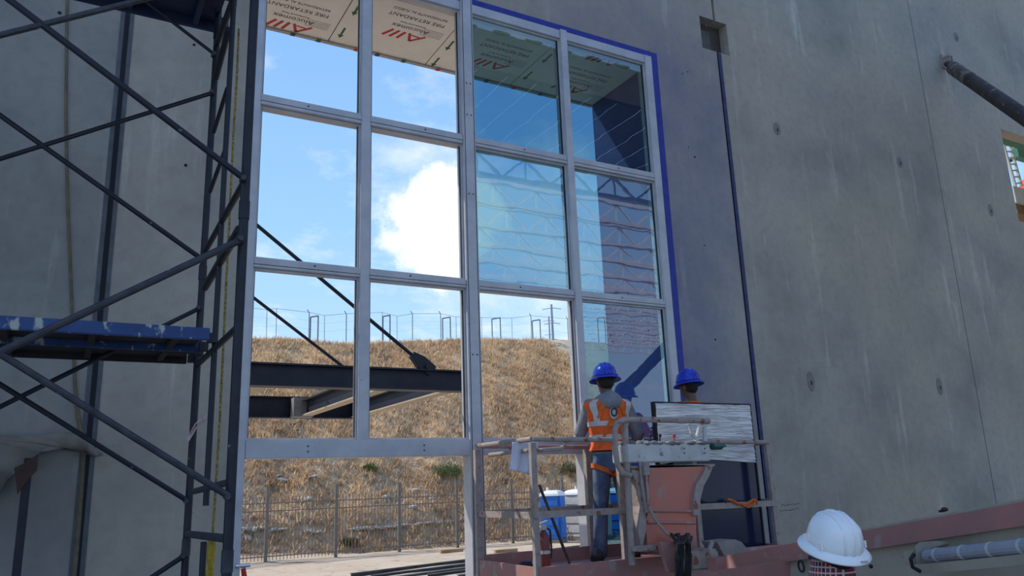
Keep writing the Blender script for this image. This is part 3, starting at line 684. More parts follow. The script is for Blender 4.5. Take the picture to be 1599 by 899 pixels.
obj('foot_plate', box(B(), (E_.x-.15, E_.y-.15, 0), (E_.x+.15, E_.y+.15, .06)), M_pipe, br)

# ---- scaffold
XF, YN, YR, YM = .75, -2.5, -1.15, -1.8; XL = -1.4
sc = root('scaffold', (-.3, -1.8, 0), 'dark navy tubular scaffold tower with cross braces against the left wall', 'scaffold')
def leg(x, y, r, z1=7.2, name='leg', m=M_navy):
    o = obj(name, tube(B(), [(x, y, .06), (x, y, z1)], r, 12), m, sc)
    for z in (1.80, 3.55, 5.35):
        if r > .018: obj('coupling', tube(B(), [(x, y, z-.05), (x, y, z+.05)], r+.004, 12), M_navy2 if z < 2 else M_navy, o)
    obj('base_plate', box(B(), (x-.08, y-.08, 0), (x+.08, y+.08, .06)), M_navy, o)
    return o
for x in (XF, XL):
    leg(x, YN, .0245); leg(x, YR, .0225)
    obj('ladder_upright', tube(B(), [(x, YM, 2.05), (x, YM, 3.30)], .017, 10), M_navy, sc)
    obj('ladder_upright', tube(B(), [(x, YM, 3.3), (x, YM, 5.3)], .017, 10), M_navy, sc)
    obj('ladder_upright', tube(B(), [(x, YM, .2), (x, YM, 1.86)], .017, 10), M_navy, sc)
    def fb(p, q, r, name='frame_tube', m=M_navy):
        a, b = Px(*p, XF), Px(*q, XF); a.x = b.x = x
        for v in (a, b): v.y = min(max(v.y, YN), YR)
        obj(name, tube(B(), [a, b], r, 10), m, sc)
    fb((291, 833), (357, 841), .021, m=M_navy2); fb((303, 767), (360, 752), .018, m=M_navy2)
    fb((381, 284), (320, 393), .018); fb((374, 358), (320, 449), .024); fb((357, 45), (337, 122), .022); fb((355, 138), (334, 206), .014); fb((351, 236), (328, 299), .014)
    obj('frame_tube', tube(B(), [(x, YN, 5.25), (x, YR, 5.25)], .021, 10), M_navy, sc)
    obj('frame_tube', tube(B(), [(x, YN, 2.93), (x, YR, 2.93)], .018, 10), M_navy, sc)
    obj('frame_tube', tube(B(), [(x, YN, .4), (x, YR, .4)], .018, 10), M_navy, sc)
def brace(p, q, Y, r, m=M_navy, both=True):
    a, b = Py(*p, Y), Py(*q, Y); d = b-a
    def at(x): return a+d*((x-a.x)/d.x)
    pts = [at(XL), at(XF-.01)] if both else [a, b]
    o = obj('cross_brace', tube(B(), pts, r, 10), m, sc)
    bm = B(); e = pts[1]; loft(bm, [(e+Vector((-.012, -.03, 0)), .014, .014, (1, 0, 0), (0, 0, 1)), (e+Vector((-.012, .03, 0)), .014, .014, (1, 0, 0), (0, 0, 1))], 8); obj('brace_pin', bm, M_navy2, o)
ON = YN-.035; OR = YR-.03
brace((15, 0), (380, 278), ON, .0165); brace((0, 55), (220, 0), ON, .015, M_navy2); brace((0, 550), (375, 375), ON, .0185, M_navy2); brace((0, 552), (358, 775), ON, .0165, M_navy2)
brace((0, 248), (335, 144), OR, .0145); brace((0, 180), (312, 402), OR, .016); brace((0, 635), (318, 478), OR, .0145); brace((0, 600), (295, 783), OR, .0155); brace((240, 899), (290, 866), OR, .0155); brace((278, 41), (334, 84), OR, .012)
# planks (each lifts off)
def plank(y0, y1, z0, z1, x1, label, side, under):
    r = root('scaffold_plank', (-.4, (y0+y1)/2, z0), label, 'scaffold plank'); x0 = XL+.05
    for y in (y0, y1-.03): obj('side_rail', box(B(), (x0, y, z0), (x1, y+.03, z1), .004), side, r)
    obj('deck_board', box(B(), (x0, y0+.03, z1-.03), (x1-.02, y1-.03, z1-.012)), under, r)
    for k in range(5):
        x = x0+.2+k*(x1-x0-.3)/4.2; obj('cross_rib', box(B(), (x, y0+.03, z0+.01), (x+.035, y1-.03, z1-.03)), under, r)
    for y in (y0+.06, y1-.10): obj('hook', box(B(), (x1, y, z0+.0), (x1+.05, y+.04, z1-.015)), M_navy, r)
plank(-1.93, -1.47, 2.955, 3.025, .70, 'blue paint-splashed scaffold plank, front one of the lower deck', M_blue, M_ply)
plank(-1.45, -1.0, 2.955, 3.025, .70, 'dark scaffold plank, rear one of the lower deck', M_ply, M_ply)
for y0, y1, n in ((-2.45, -1.99, 'front'), (-1.97, -1.50, 'middle'), (-1.48, -1.0, 'rear')):
    plank(y0, y1, 5.43-.0, 5.53, .78, f'dark blue scaffold plank of the top deck, {n} one', M_navyply, M_navyply)
# rope
pts = [Px(*p, .86) for p in ((373, 45), (370, 120), (364, 220), (359, 330), (353, 450), (348, 560), (342, 680), (335, 790), (331, 850))]
M_rope = mat('rope_yellow', (.36, .25, .05), (.10, .085, .05), 60, .9, lo=.4, hi=.6)
rp = root('yellow_rope', pts[-1], 'thin yellow rope hanging down inside the scaffold frame', 'rope')
obj('rope_strand', tube(B(), pts, .0075, 6), M_rope, rp)
bm = B(); c = Px(328, 872, .86)
for k in range(5):
    a = c+Vector(((k-2)*.008, (k-2)*.006, 0)); tube(bm, [a+Vector((.004*math.sin(t*1.7+k), (.018+.009*k)*math.sin(t*math.pi/8)+.006*math.sin(t*1.1+k), (.11+.012*k)*math.cos(t*math.pi/8))) for t in range(17)], .0055, 6)
obj('rope_coil', bm, mat('rope_bright', (.50, .36, .04), (.3, .2, .03), 40, .9), rp)
# pale tie wrapped round the rear leg
bm = B(); tie = [Py(*p, -1.22) for p in ((331, 640), (320, 650), (305, 662), (292, 686), (290, 690), (294, 688), (306, 668), (328, 648))]
tube(bm, tie, .006, 6); tag(obj('plastic_tie', bm, mat('tie_white', (.6, .55, .55), (.35, .15, .15), 20, .5)), 'white twisted plastic tie on the scaffold rear leg', 'tie')

# ---- dusty canvas sheet and rusty flap on a post, low at the left
tz = [(-60, 678), (0, 680), (60, 678), (100, 675), (130, 678), (150, 700), (160, 711), (150, 713), (130, 706), (105, 699), (75, 697), (62, 707), (45, 722), (22, 730), (12, 748), (0, 768), (-60, 800)]
bm = B(); prism(bm, [Py(*p, -.10) for p in tz], (0, .05, 0)); bmesh.ops.triangulate(bm, faces=bm.faces)
bmesh.ops.subdivide_edges(bm, edges=bm.edges, cuts=2)
for v in bm.verts: v.co.y += .025*math.sin(v.co.x*17)*math.cos(v.co.z*13)-.0
tag(obj('canvas_sheet', bm, mat('canvas', (.16, .145, .13), (.23, .19, .16), 5, .95, bump=.4), smooth=True), 'dusty grey-brown canvas sheet draped against the lower left wall', 'canvas sheet')
p0 = Py(42, 745, -.2)
ps = root('steel_post', (p0.x, -.2, 0), 'thin dark post with a rusty flap below the canvas sheet', 'post')
pt, pb = Py(45, 715, -.2), Py(38, 899, -.2); obj('upright', box(B(), (p0.x-.026, -.225, 0), (p0.x+.026, -.175, pt.z)), M_navy, ps)
bm = B(); prism(bm, [Py(*p, -.24) for p in ((22, 730), (40, 722), (60, 708), (58, 734), (47, 745), (38, 757), (27, 772), (25, 752))], (0, .012, 0)); obj('rusty_flap', bm, mat('rust_flap', (.045, .026, .02), (.075, .04, .03), 9, .85), ps)

# ---- boom lift: basket, console, rotator and boom are one machine
BN, BF, BX0, BX1, FZ = -1.2, -.25, 3.23, 5.80, 1.42
lift = root('boom_lift', (4.5, -1.2, 0), 'dusty faded-red boom lift with railed work basket at the window', 'boom lift')
obj('basket_floor', box(B(), (BX0, BN, FZ-.06), (BX1, BF, FZ)), M_lift, lift)
for lo, hi in (((BX0, BN-.03, FZ-.12), (BX1, BN, FZ+.075)), ((BX0, BF, FZ-.12), (BX1, BF+.02, FZ+.11)), ((BX0-.02, BN, FZ-.12), (BX0, BF, FZ+.075)), ((BX1, BN, FZ-.12), (BX1+.02, BF, FZ+.075))):
    obj('toe_board', box(B(), lo, hi), M_lift, lift)
ZT, ZM = 2.435, 1.87
def rail(name, pts, r=.021, m=M_liftd): return obj(name, tube(B(), pts, r, 10), m, lift)
rail('top_rail', [(BX0, BN, ZT+.01), (4.0, BN, ZT)]); rail('top_rail', [(4.93, BN, ZT-.02), (BX1, BN, ZT-.03)]); rail('top_rail', [(BX0, BF, ZT+.01), (BX1, BF, ZT-.03)], m=M_lift)
rail('top_rail', [(BX0, BN, ZT+.01), (BX0, BF, ZT+.01)]); rail('top_rail', [(BX1, BN, ZT-.03), (BX1, BF, ZT-.03)])
def flat(name, a, b, m=M_liftd): return obj(name, beam(B(), a, b, .03, .05), m, lift)
flat('mid_rail', (BX0-.03, BN-.02, 1.875), (BX1+.04, BN-.02, ZM-.015)); flat('mid_rail', (BX0, BF, ZM), (BX1, BF, ZM)); flat('mid_rail', (BX0, BN, ZM), (BX0, BF, ZM)); flat('mid_rail', (BX1, BN, ZM), (BX1, BF, ZM))
for x, y in ((BX0, BN), (4.06, BN), (4.86, BN), (BX1-.02, BN), (BX0, BF), (4.40, BF), (BX1, BF)):
    w = .024 if y == BN else .03; obj('post', box(B(), (x-w, y-w*.8, FZ-.1), (x+w, y+w*.8, ZT-(.02 if x < 5 else .05))), M_liftd, lift)
rail('corner_loop', [(BX0+.02, BF+.1-.3, 2.36), (BX0+.02, BN+.1, 2.36), (BX0+.1, BN+.02, 2.36), (BX0+.28, BN+.02, 2.37), (BX0+.34, BN+.02, 2.43)], .017)
bt = [Py(*p, -1.42) for p in ((1107, 657), (1060, 656), (1010, 655), (975, 655), (964, 660), (960, 672), (961, 700), (964, 725), (972, 738), (985, 742))]
rail('control_guard', bt, .024); rail('control_guard', [Py(*p, -1.40) for p in ((975, 651), (981, 760), (987, 882))], .026)
for pp in (((1077, 662), (1080, 676), (1090, 690)), ((1105, 659), (1092, 668), (1086, 690)), ((1100, 662), (1101, 690))): rail('lever_guard', [Py(*p, -1.40) for p in pp], .018, M_grey)
c0, c1 = Py(981, 722, -1.45), Py(1108, 692, -1.45)
cons = obj('control_console', box(B(), (c0.x, -1.45, c0.z), (c1.x, -1.24, c1.z), .008), M_grey, lift)
bm = B(); random.seed(9)
for k in range(60):
    x = c0.x+.03+(c1.x-c0.x-.06)*random.random(); ell(bm, (x, random.uniform(-1.44, -1.28), c1.z+.005), (random.uniform(.02, .06), random.uniform(.02, .05), random.uniform(.008, .028)))
obj('dried_mortar', bm, mat('mortar', (.22, .22, .22), (.13, .13, .13), 12, .95, bump=.6), cons)
for px, py in ((1069, 700), (1069, 707), (1101, 700), (1101, 707)):
    p = Py(px, py, -1.455); bm = B(); loft(bm, [(p, .006, .006, (1, 0, 0), (0, 0, 1)), (p+Vector((0, .01, 0)), .006, .006, (1, 0, 0), (0, 0, 1))], 8); obj('rivet', bm, M_screw, cons)
for px in (1052, 1030, 1015):
    p = Py(px, 690, -1.34); tube(bm := B(), [p, p+Vector((.01, 0, .05))], .008, 6); ell(bm, p+Vector((.01, 0, .055)), (.014, .014, .014)); obj('joystick', bm, M_red if px == 1052 else M_black, cons)
obj('support_shelf', box(B(), Py(985, 731, -1.42)+Vector((0, 0, 0)), Py(1116, 724, -1.42)+Vector((0, .2, 0))), M_liftd, lift)
# rotator housing
rp_ = [(1014, 726), (1102, 726), (1098, 740), (1088, 754), (1083, 776), (1083, 800), (1087, 806), (1087, 830), (1090, 862), (1012, 862), (1008, 815), (1012, 800)]
rot_ = obj('rotator_housing', prism(B(), [Py(*p, -1.42) for p in rp_], (0, .2, 0)), mat('rotator_red', (.52, .15, .10), (.42, .16, .12), 5, .6, c3=(.34, .22, .19), s3=4, t3=.58), lift)
for y in (797, 815): obj('housing_ridge', tube(B(), [Py(1011, y, -1.425), Py(1086, y+1, -1.425)], .012, 8), M_lift, rot_)
fl_ = [Py(*p, -1.43) for p in ((1106, 727), (1099, 745), (1090, 760), (1086, 785), (1087, 803))]
bm = B(); prism(bm, [Py(*p, -1.45) for p in ((1104, 726), (1114, 726), (1108, 742), (1099, 758), (1094, 780), (1093, 804), (1083, 804), (1083, 778), (1088, 755), (1098, 740))], (0, .24, 0))
obj('housing_flange', bm, M_liftd, rot_)
obj('side_bracket', prism(B(), [Py(*p, -1.44) for p in ((986, 733), (998, 735), (1008, 765), (1009, 828), (1002, 858), (997, 828), (1000, 790), (994, 757))], (0, .12, 0)), M_liftd, lift)
rail('hydraulic_hose', [Py(*p, -1.5) for p in ((1008, 722), (1010, 750), (1013, 790), (1022, 810), (1040, 832), (1055, 842))], .011)
rail('hydraulic_hose', [Py(*p, -1.46) for p in ((1000, 722), (1003, 760), (1010, 800))], .014)
obj('hose_collar', tube(B(), [Py(1009, 722, -1.5), Py(1009, 742, -1.5)], .027, 10), M_liftd, lift)
# knuckle below the basket
obj('knuckle_plate', prism(B(), [Py(*p, -1.62) for p in ((1030, 846), (1053, 846), (1066, 893), (1045, 893))], (0, .04, 0)), M_lift, lift)
obj('knuckle_plate', prism(B(), [Py(*p, -1.62) for p in ((1055, 847), (1064, 847), (1068, 895), (1058, 895))], (0, .1, 0)), M_lift, lift)
obj('knuckle_bar', prism(B(), [Py(*p, -1.5) for p in ((988, 853), (1032, 850), (1032, 858), (989, 861))], (0, .06, 0)), M_liftd, lift)
random.seed(4)
for k in range(9):
    x = 1062+random.uniform(-8, 16); rail('hydraulic_hose', [Py(1048+k*4, 836+random.uniform(-3, 3), -1.56), Py(x, 850, -1.72-.01*k), Py(x+random.uniform(-5, 5), 872, -1.74), Py(x+random.uniform(-8, 8), 915, -1.7)], .012, M_black)
obj('pivot_block', box(B(), Py(1080, 893, -1.75), Py(1124, 856, -1.75)+Vector((0, .25, 0)), .02), M_liftd, lift)
obj('pivot_cover', prism(B(), [Py(*p, -1.75) for p in ((1120, 846), (1148, 842), (1158, 846), (1172, 862), (1150, 868), (1132, 869))], (0, .18, 0)), mat('cover_dust', (.27, .235, .21), (.2, .17, .16), 7, .8), lift)
obj('pivot_ring', tube(B(), [Py(1112, 845, -1.8), Py(1108, 858, -1.8), Py(1113, 872, -1.8), Py(1124, 880, -1.8)], .018, 8), M_liftd, lift)
obj('pivot_lug', prism(B(), [Py(*p, -1.85) for p in ((1117, 871), (1140, 869), (1150, 885), (1143, 893), (1120, 893))], (0, .1, 0)), M_lift, lift)
# boom
L_, R_ = Pd(1135, 879, 5.9), Pd(1599, 802, 3.8); d = (R_-L_).normalized(); Z = Vector((0, 0, 1)); uu = (Z-d*d.z).normalized(); away = d.cross(uu).normalized()
if away.x < 0: away = -away
RE = R_+d*4.5
obj('boom_stripe', beam(B(), L_, RE, .03, .107, uu), M_lift, lift)
L2 = L_+d*.55
obj('boom_tube', beam(B(), L_+d*.05+away*.16-uu*.20, RE+away*.16-uu*.20, .27, .46, uu), M_beige, lift)
obj('boom_top_lip', beam(B(), Pd(1345, 834, 4.75)+away*.06+uu*.02, RE+away*.06+uu*.065, .13, .02, uu), M_beige, lift)
obj('boom_nose_plate', prism(B(), [Pd(*p, 5.3) for p in ((1120, 889), (1150, 886), (1290, 862), (1300, 930), (1120, 930))], away*.03), M_lift, lift)
p = Pd(1251, 884, 5.15); bm = B(); tube(bm, [p+uu*.034*math.cos(t*.5236)+d*.026*math.sin(t*.5236) for t in range(13)], .007, 6); obj('pin_ring', bm, M_black, lift)
for px, py in ((1265, 870), (1340, 880), (1360, 884)):
    p = Pd(px, py, 4.6); ell(bm := B(), p, (.012, .012, .012)); obj('bolt', bm, M_screw, lift)
h0, h1 = Pd(1448, 868, 4.15), Pd(1599, 853, 3.55); dh = (h1-h0).normalized(); hE = h1+dh*2.5
tk = obj('hose_track', tube(B(), [h0, hE], .034, 14), mat('hose_sleeve', (.30, .31, .35), (.24, .25, .29), 6, .6, c3=(.07, .075, .09), s3=26, t3=.62), lift)
for k in range(12):
    q = h0+dh*(.08+k*.19); obj('sleeve_band', tube(B(), [q, q+dh*.015], .037, 14), M_grey, tk)
g0, g1 = Pd(1440, 889, 4.15), Pd(1599, 873, 3.55); obj('guide_rail', beam(B(), g0, g1+(g1-g0).normalized()*2.5, .05, .045, uu), mat('guide_beige', (.36, .32, .25), (.28, .25, .2), 4, .6), lift)
bm = B(); prism(bm, [Pd(*p, 4.18) for p in ((1429, 852), (1436, 846), (1468, 845), (1473, 850), (1452, 856), (1446, 862), (1444, 880), (1430, 881))], away*.08); obj('track_bracket', bm, mat('bracket_beige', (.36, .34, .29), (.28, .26, .22), 6, .6), lift)
bm = B(); prism(bm, [Pd(*p, 4.2) for p in ((1411, 861), (1428, 858), (1429, 881), (1413, 882))], away*.06); obj('track_bracket', bm, M_beige, lift)
obj('cable_loop', tube(B(), [Pd(*p, 4.1) for p in ((1428, 864), (1422, 872), (1425, 885), (1437, 892))], .010, 8), M_black, lift)
ell(bm := B(), Pd(1475, 795, 4.35), (.015, .02, .012)); box(bm, Pd(1469, 800, 4.35), Pd(1472, 796, 4.35)+Vector((.03, .02, .0))); obj('boom_fitting', bm, mat('fitting', (.05, .02, .02)), lift)

# ---- loose things on the basket
px0, px1 = Py(1018, 627, -1.03), Py(1169, 628, -1.03)
gp = root('wrapped_glass_panel', ((px0.x+px1.x)/2, -1.03, FZ), 'dark glass panel half wrapped in white stretch film, standing in the lift basket', 'glass panel')
M_dark = mat('panel_dark_glass', (.010, .013, .04), (.016, .02, .055), 2, .12, spec=.25)
obj('pane', box(B(), (px0.x+.012, -1.045, FZ), (px1.x-.02, -1.02, px0.z-.012)), M_dark, gp)
bm = B(); w = .016
for lo, hi in (((px0.x, -1.055, FZ), (px0.x+w, -1.01, px0.z)), ((px1.x-w, -1.055, FZ), (px1.x, -1.01, px0.z)), ((px0.x+w, -1.055, px0.z-w), (px1.x-w, -1.01, px0.z))): box(bm, lo, hi)
obj('edge_frame', bm, M_gasket, gp)
zb = Py(1140, 720, -1.05).z; nx, nz = 40, 90; bm = B(); rg = random.Random(2); amp = [rg.uniform(-1, 1) for _ in range(nz+1)]; ph = [rg.uniform(0, 6) for _ in range(nz+1)]
G = []
for j in range(nz+1):
    row = []
    for i in range(nx+1):
        x = px0.x+.014+(px1.x-px0.x-.032)*i/nx; t = j/nz; z = zb+.02*math.sin(x*4)*(1-t)+(px0.z-.014-zb)*t
        jj = j+1.6*math.sin(x*3.1+.6)+.9*math.sin(x*7+j*.1); a = int(max(0, min(nz, jj))); row.append(bm.verts.new((x, -1.058-.006*amp[a]-.003*math.sin(x*22+ph[a]), z)))
    G.append(row)
for j in range(nz):
    for i in range(nx): bm.faces.new((G[j][i], G[j][i+1], G[j+1][i+1], G[j+1][i]))
fm = mat('stretch_film', (.74, .71, .69), (.50, .47, .47), 6, .35, stretch=(.5, 1, 9), lo=.4, hi=.62)
obj('stretch_film', bm, fm, gp)
# orange strap tied round the mid rail
bm = B(); tube(bm, [Py(*p, -1.25) for p in ((1135, 779), (1143, 781), (1152, 786), (1165, 787), (1176, 780), (1180, 780), (1182, 784))], .012, 6); tube(bm, [Py(*p, -1.26) for p in ((1180, 780), (1176, 788), (1168, 792), (1160, 788))], .009, 6)
tag(obj('tie_down_strap', bm, M_strap), 'orange strap knotted over the right end of the basket mid rail', 'strap')
# fire extinguisher
p = Py(851, 887, -1.12); p.z = FZ
fe = root('fire_extinguisher', p, 'dull red fire extinguisher standing in the left corner of the basket', 'fire extinguisher'); r = .047
bm = B(); loft(bm, [(p+Vector((0, 0, z)), q, q) for z, q in ((0, r*.9), (.01, r), (.27, r), (.30, r*.8), (.325, r*.4), (.335, r*.35))], 18); obj('cylinder', bm, mat('ext_red', (.16, .022, .02), (.22, .05, .045), 9, .45), fe, True)
bm = B(); loft(bm, [(p+Vector((0, 0, z)), r+.002, r+.002) for z in (.16, .185)], 18); obj('label_band', bm, M_silver, fe)
bm = B(); box(bm, p+Vector((-.02, -.02, .335)), p+Vector((.02, .02, .37))); beam(bm, p+Vector((-.05, 0, .375)), p+Vector((.04, 0, .40)), .02, .012); obj('valve', bm, M_grey, fe)
obj('hose', tube(B(), [p+Vector((.02, -.01, .35)), p+Vector((.055, -.01, .33)), p+Vector((.06, -.01, .2)), p+Vector((.052, -.01, .12))], .008, 6), M_black, fe)
# rod leaning in the corner
a, b = Py(842, 757, -1.15), Py(891, 884, -1.0); b.z = max(b.z, FZ)
tag(obj('steel_rod', tube(B(), [a, b], .012, 8), mat('rod', (.06, .06, .065), (.12, .12, .12), 9, .4, .6)), 'slim dark steel rod leaning across the left corner of the basket', 'rod')
# white sheet hanging over the left corner rail
bm = B(); nx, nz = 16, 12; cs = [Py(*q, -1.0) for q in ((800, 690), (843, 686), (846, 722), (832, 742), (797, 734))]
G = []
for j in range(nz+1):
    t = j/nz; lft = cs[0].lerp(cs[4], t); rgt = cs[1].lerp(cs[2] if False else cs[3], t)
    G.append([bm.verts.new(lft.lerp(rgt, i/nx)+Vector((0, .02*math.sin(i*.9+t*2)*t, 0))) for i in range(nx+1)])
for j in range(nz):
    for i in range(nx): bm.faces.new((G[j][i], G[j][i+1], G[j+1][i+1], G[j+1][i]))
o = tag(obj('plastic_sheet', bm, mat('sheet_white', (.62, .60, .68), (.52, .5, .58), 5, .6), smooth=True), 'white crumpled plastic sheet hung over the basket corner rail', 'sheet'); sm = o.modifiers.new('s', 'SOLIDIFY'); sm.thickness = .004
# dark can lying on the basket floor
p = Py(826, 868, -.9); p.z = FZ+.05; cn = root('spray_can', p-Vector((0, 0, .05)), 'black-capped grey can lying in the left corner of the basket', 'can')
obj('can_body', tube(B(), [p+Vector((.02, 0, 0)), p+Vector((.15, -.05, 0))], .042, 14), M_grey, cn); obj('cap', tube(B(), [p+Vector((-.07, .03, 0)), p+Vector((-.06, .028, 0)), p+Vector((.02, 0, 0))], [.03, .046, .046], 14), M_black, cn)
# green bottle on the console end
p = Py(1112, 697, -1.3); tag(obj('green_bottle', tube(B(), [p+Vector((0, 0, 0)), p+Vector((.12, .02, .004)), p+Vector((.15, .025, .006)), p+Vector((.18, .03, .008))], [.03, .03, .014, .013], 12), mat('bottle_green', (.012, .07, .055), rough=.3)), 'dark green bottle lying beside the right end of the console', 'bottle')

# ================================================================== PEOPLE
def remesh(o, v, it=4):
    m = o.modifiers.new('merge', 'REMESH'); m.mode = 'VOXEL'; m.voxel_size = v; m.use_smooth_shade = True
    k = o.modifiers.new('soft', 'SMOOTH'); k.factor = .5; k.iterations = it
TORSO = [(.86, .150, .105), (.96, .165, .112), (1.06, .150, .105), (1.18, .160, .115), (1.30, .180, .122), (1.39, .188, .112), (1.45, .165, .092), (1.50, .095, .072)]
def t_at(z):
    if z <= TORSO[0][0]: return TORSO[0][1:]
    for a, b in zip(TORSO, TORSO[1:]):
        if z <= b[0]: f = (z-a[0])/(b[0]-a[0]); return (a[1]+(b[1]-a[1])*f, a[2]+(b[2]-a[2])*f)
    return TORSO[-1][1:]
def person(label, foot, ang, s, arms, feet, top_mat, leg_mat, hat_mat, pitch=0, vest=False, hood=False, collar=None, lean=0):
    foot = Vector(foot); Rz = Matrix.Rotation(ang, 3, 'Z'); r = root('person', foot, label, 'person')
    def ln(p):  # lean of the upper body
        p = Vector(p)
        if p.z > .95: p.y += (p.z-.95)*lean
        return p
    nk = Vector((0, -.005, 1.53)); Rp = Matrix.Rotation(pitch, 3, 'X')
    def hd(p): return ln(nk)+Rp@(Vector(p)-nk)
    def fin_(name, bm, m, par=r, vox=None, smooth=True, it=4):
        for v in bm.verts: v.co = Rz@(v.co*s)+foot
        o = obj(name, bm, m, par, smooth)
        if vox: remesh(o, vox*s, it)
        return o
    sh = [ln((sx*.175, 0, 1.42)) for sx in (-1, 1)]
    # skin
    bm = B(); ell(bm, hd((0, .005, 1.665)), (.077, .097, .117), Rp); ell(bm, hd((0, .035, 1.595)), (.056, .068, .058), Rp); ell(bm, hd((0, .108, 1.645)), (.013, .02, .026), Rp); ell(bm, hd((0, .088, 1.69)), (.05, .018, .012), Rp)
    for sx in (-1, 1): ell(bm, hd((sx*.079, -.005, 1.65)), (.012, .022, .034), Rp)
    ell(bm, hd((0, .097, 1.598)), (.024, .012, .009), Rp)
    caps(bm, ln((0, -.01, 1.43)), hd((0, .0, 1.59)), .06, .056)
    loft(bm, [(ln((0, 0, z)), rx-.02, ry-.02) for z, rx, ry in TORSO], 18)
    for i, sx in enumerate((-1, 1)):
        el, wr, hdr, pn = [Vector(q) for q in arms[i]]
        caps(bm, sh[i], el, .05, .04); caps(bm, el, wr, .04, .028)
        hdr = hdr.normalized(); pn = (pn-hdr*pn.dot(hdr)).normalized(); sd = hdr.cross(pn)
        Rm = Matrix((sd, hdr, pn)).transposed(); ell(bm, wr+hdr*.05, (.041, .055, .017), Rm)
        for k, fl_n in enumerate((.068, .08, .075, .058)):
            b0 = wr+hdr*.088+sd*(-.03+.02*k); b1 = b0+(hdr-pn*.25).normalized()*fl_n*.5; b2 = b1+(hdr-pn*.9).normalized()*fl_n*.35; caps(bm, b0-hdr*.02, b1, .010, .009, 8); caps(bm, b1, b2, .009, .008, 8)
        th = sd*(-1 if sx > 0 else 1); t0 = wr+hdr*.03+th*.033; t1 = t0+(hdr*.6+th*.8-pn*.2).normalized()*.04; caps(bm, t0-th*.015, t1, .013, .011, 8); caps(bm, t1, t1+(hdr-pn*.5).normalized()*.032, .011, .009, 8)
    for i, sx in enumerate((-1, 1)):
        kn, an = Vector(feet[i][0]), Vector(feet[i][1]); caps(bm, (sx*.09, 0, .90), kn, .075, .05); caps(bm, kn, an, .05, .035)
    fin_('body', bm, M_skin, vox=.0085, it=3)
    for sx in (-1, 1): fin_('eye', ell(B(), hd((sx*.032, .092, 1.668)), (.012, .008, .008)), M_eye)
    bm = B(); ell(bm, hd((0, -.012, 1.675)), (.083, .098, .112), Rp)
    for v in list(bm.verts):
        q = Rp.transposed()@(v.co-ln(nk))+nk
        if q.y > .045 and q.z < 1.72: v.co = hd((q.x*.85, .03, q.z))
    fin_('hair', bm, M_hair)
    # trousers
    bm = B(); loft(bm, [((0, 0, .80), .13, .10), ((0, 0, .88), .168, .122), ((0, -.005, .95), .172, .122), ((0, 0, 1.03), .160, .113)], 18)
    for i, sx in enumerate((-1, 1)):
        kn, an = Vector(feet[i][0]), Vector(feet[i][1]); caps(bm, (sx*.085, 0, .88), kn, .095, .072); caps(bm, kn, an+Vector((0, 0, .03)), .072, .066); caps(bm, an+Vector((0, 0, .04)), an+Vector((0, .01, -.01)), .068, .068)
    fin_('trousers', bm, leg_mat, vox=.012)
    for i, sx in enumerate((-1, 1)):
        an = Vector(feet[i][1]); bm = B(); ft = Vector((an.x+sx*.02, an.y, 0))
        loft(bm, [(ft+Vector((0, .06, .0)), .046, .135), (ft+Vector((0, .06, .028)), .048, .138)], 18); fin_('boot_sole', bm, M_black, smooth=False)
        bm = B(); loft(bm, [(ft+Vector((0, .06, .028)), .045, .132), (ft+Vector((0, .055, .06)), .045, .128), (ft+Vector((0, .02, .095)), .043, .085), (ft+Vector((0, 0, .15)), .045, .055)], 18); fin_('boot', bm, M_boot)
    # upper garment
    bm = B(); loft(bm, [(ln((0, 0, z)), rx+.014, ry+.014) for z, rx, ry in TORSO if z > .9], 20)
    for i in range(2):
        el, wr = Vector(arms[i][0]), Vector(arms[i][1]); caps(bm, sh[i], el, .078, .06); caps(bm, el, wr, .06, .046)
    if hood:
        for k in range(11):
            a = -math.pi/2+(k-5)*.30; ell(bm, ln((.095*math.cos(a), .082*math.sin(a)-.012, 1.52-.012*abs(k-5))), (.055, .055, .046))
        ell(bm, ln((0, -.125, 1.445)), (.115, .055, .075))
    if collar: loft(bm, [(ln((0, -.01, 1.42)), .15, .10), (ln((0, -.015, 1.50)), .115, .10), (ln((0, -.02, 1.545)), .108, .104)], 20)
    jk = fin_('hooded_sweatshirt' if hood else ('jacket' if collar else 'shirt'), bm, top_mat, vox=.013)
    if collar:
        bm = B(); loft(bm, [(ln((0, -.015, 1.52)), .115, .108), (ln((0, -.02, 1.57)), .104, .102), (ln((0, -.025, 1.625)), .088, .090), (ln((0, -.025, 1.62)), .08, .082), (ln((0, -.012, 1.48)), .07, .068)], 24, False); fin_('shirt_collar', bm, collar)
    bm = B(); loft(bm, [((0, 0, .985), .176, .126), ((0, 0, 1.025), .176, .126)], 20, False); o = fin_('belt', bm, M_black, smooth=False)
    if vest:
        O = .032
        def P3(th, z, off):
            rx, ry = t_at(z); rx += max(0, .055-abs(z-1.44)*.55); ry += max(0, .02-abs(z-1.44)*.3)
            return ln((math.cos(th)*(rx+off), math.sin(th)*(ry+off), z))
        zs = [1.0, 1.06, 1.12, 1.18, 1.24, 1.30, 1.36, 1.41, 1.45, 1.485]
        bm = B(); n = 28; Rg = [[bm.verts.new(P3(2*math.pi*k/n, z, O+(.012 if z < 1.05 else 0))) for k in range(n)] for z in zs]
        for a, b in zip(Rg, Rg[1:]):
            for k in range(n): bm.faces.new((a[k], a[(k+1) % n], b[(k+1) % n], b[k]))
        vs = fin_('safety_vest', bm, M_orange)
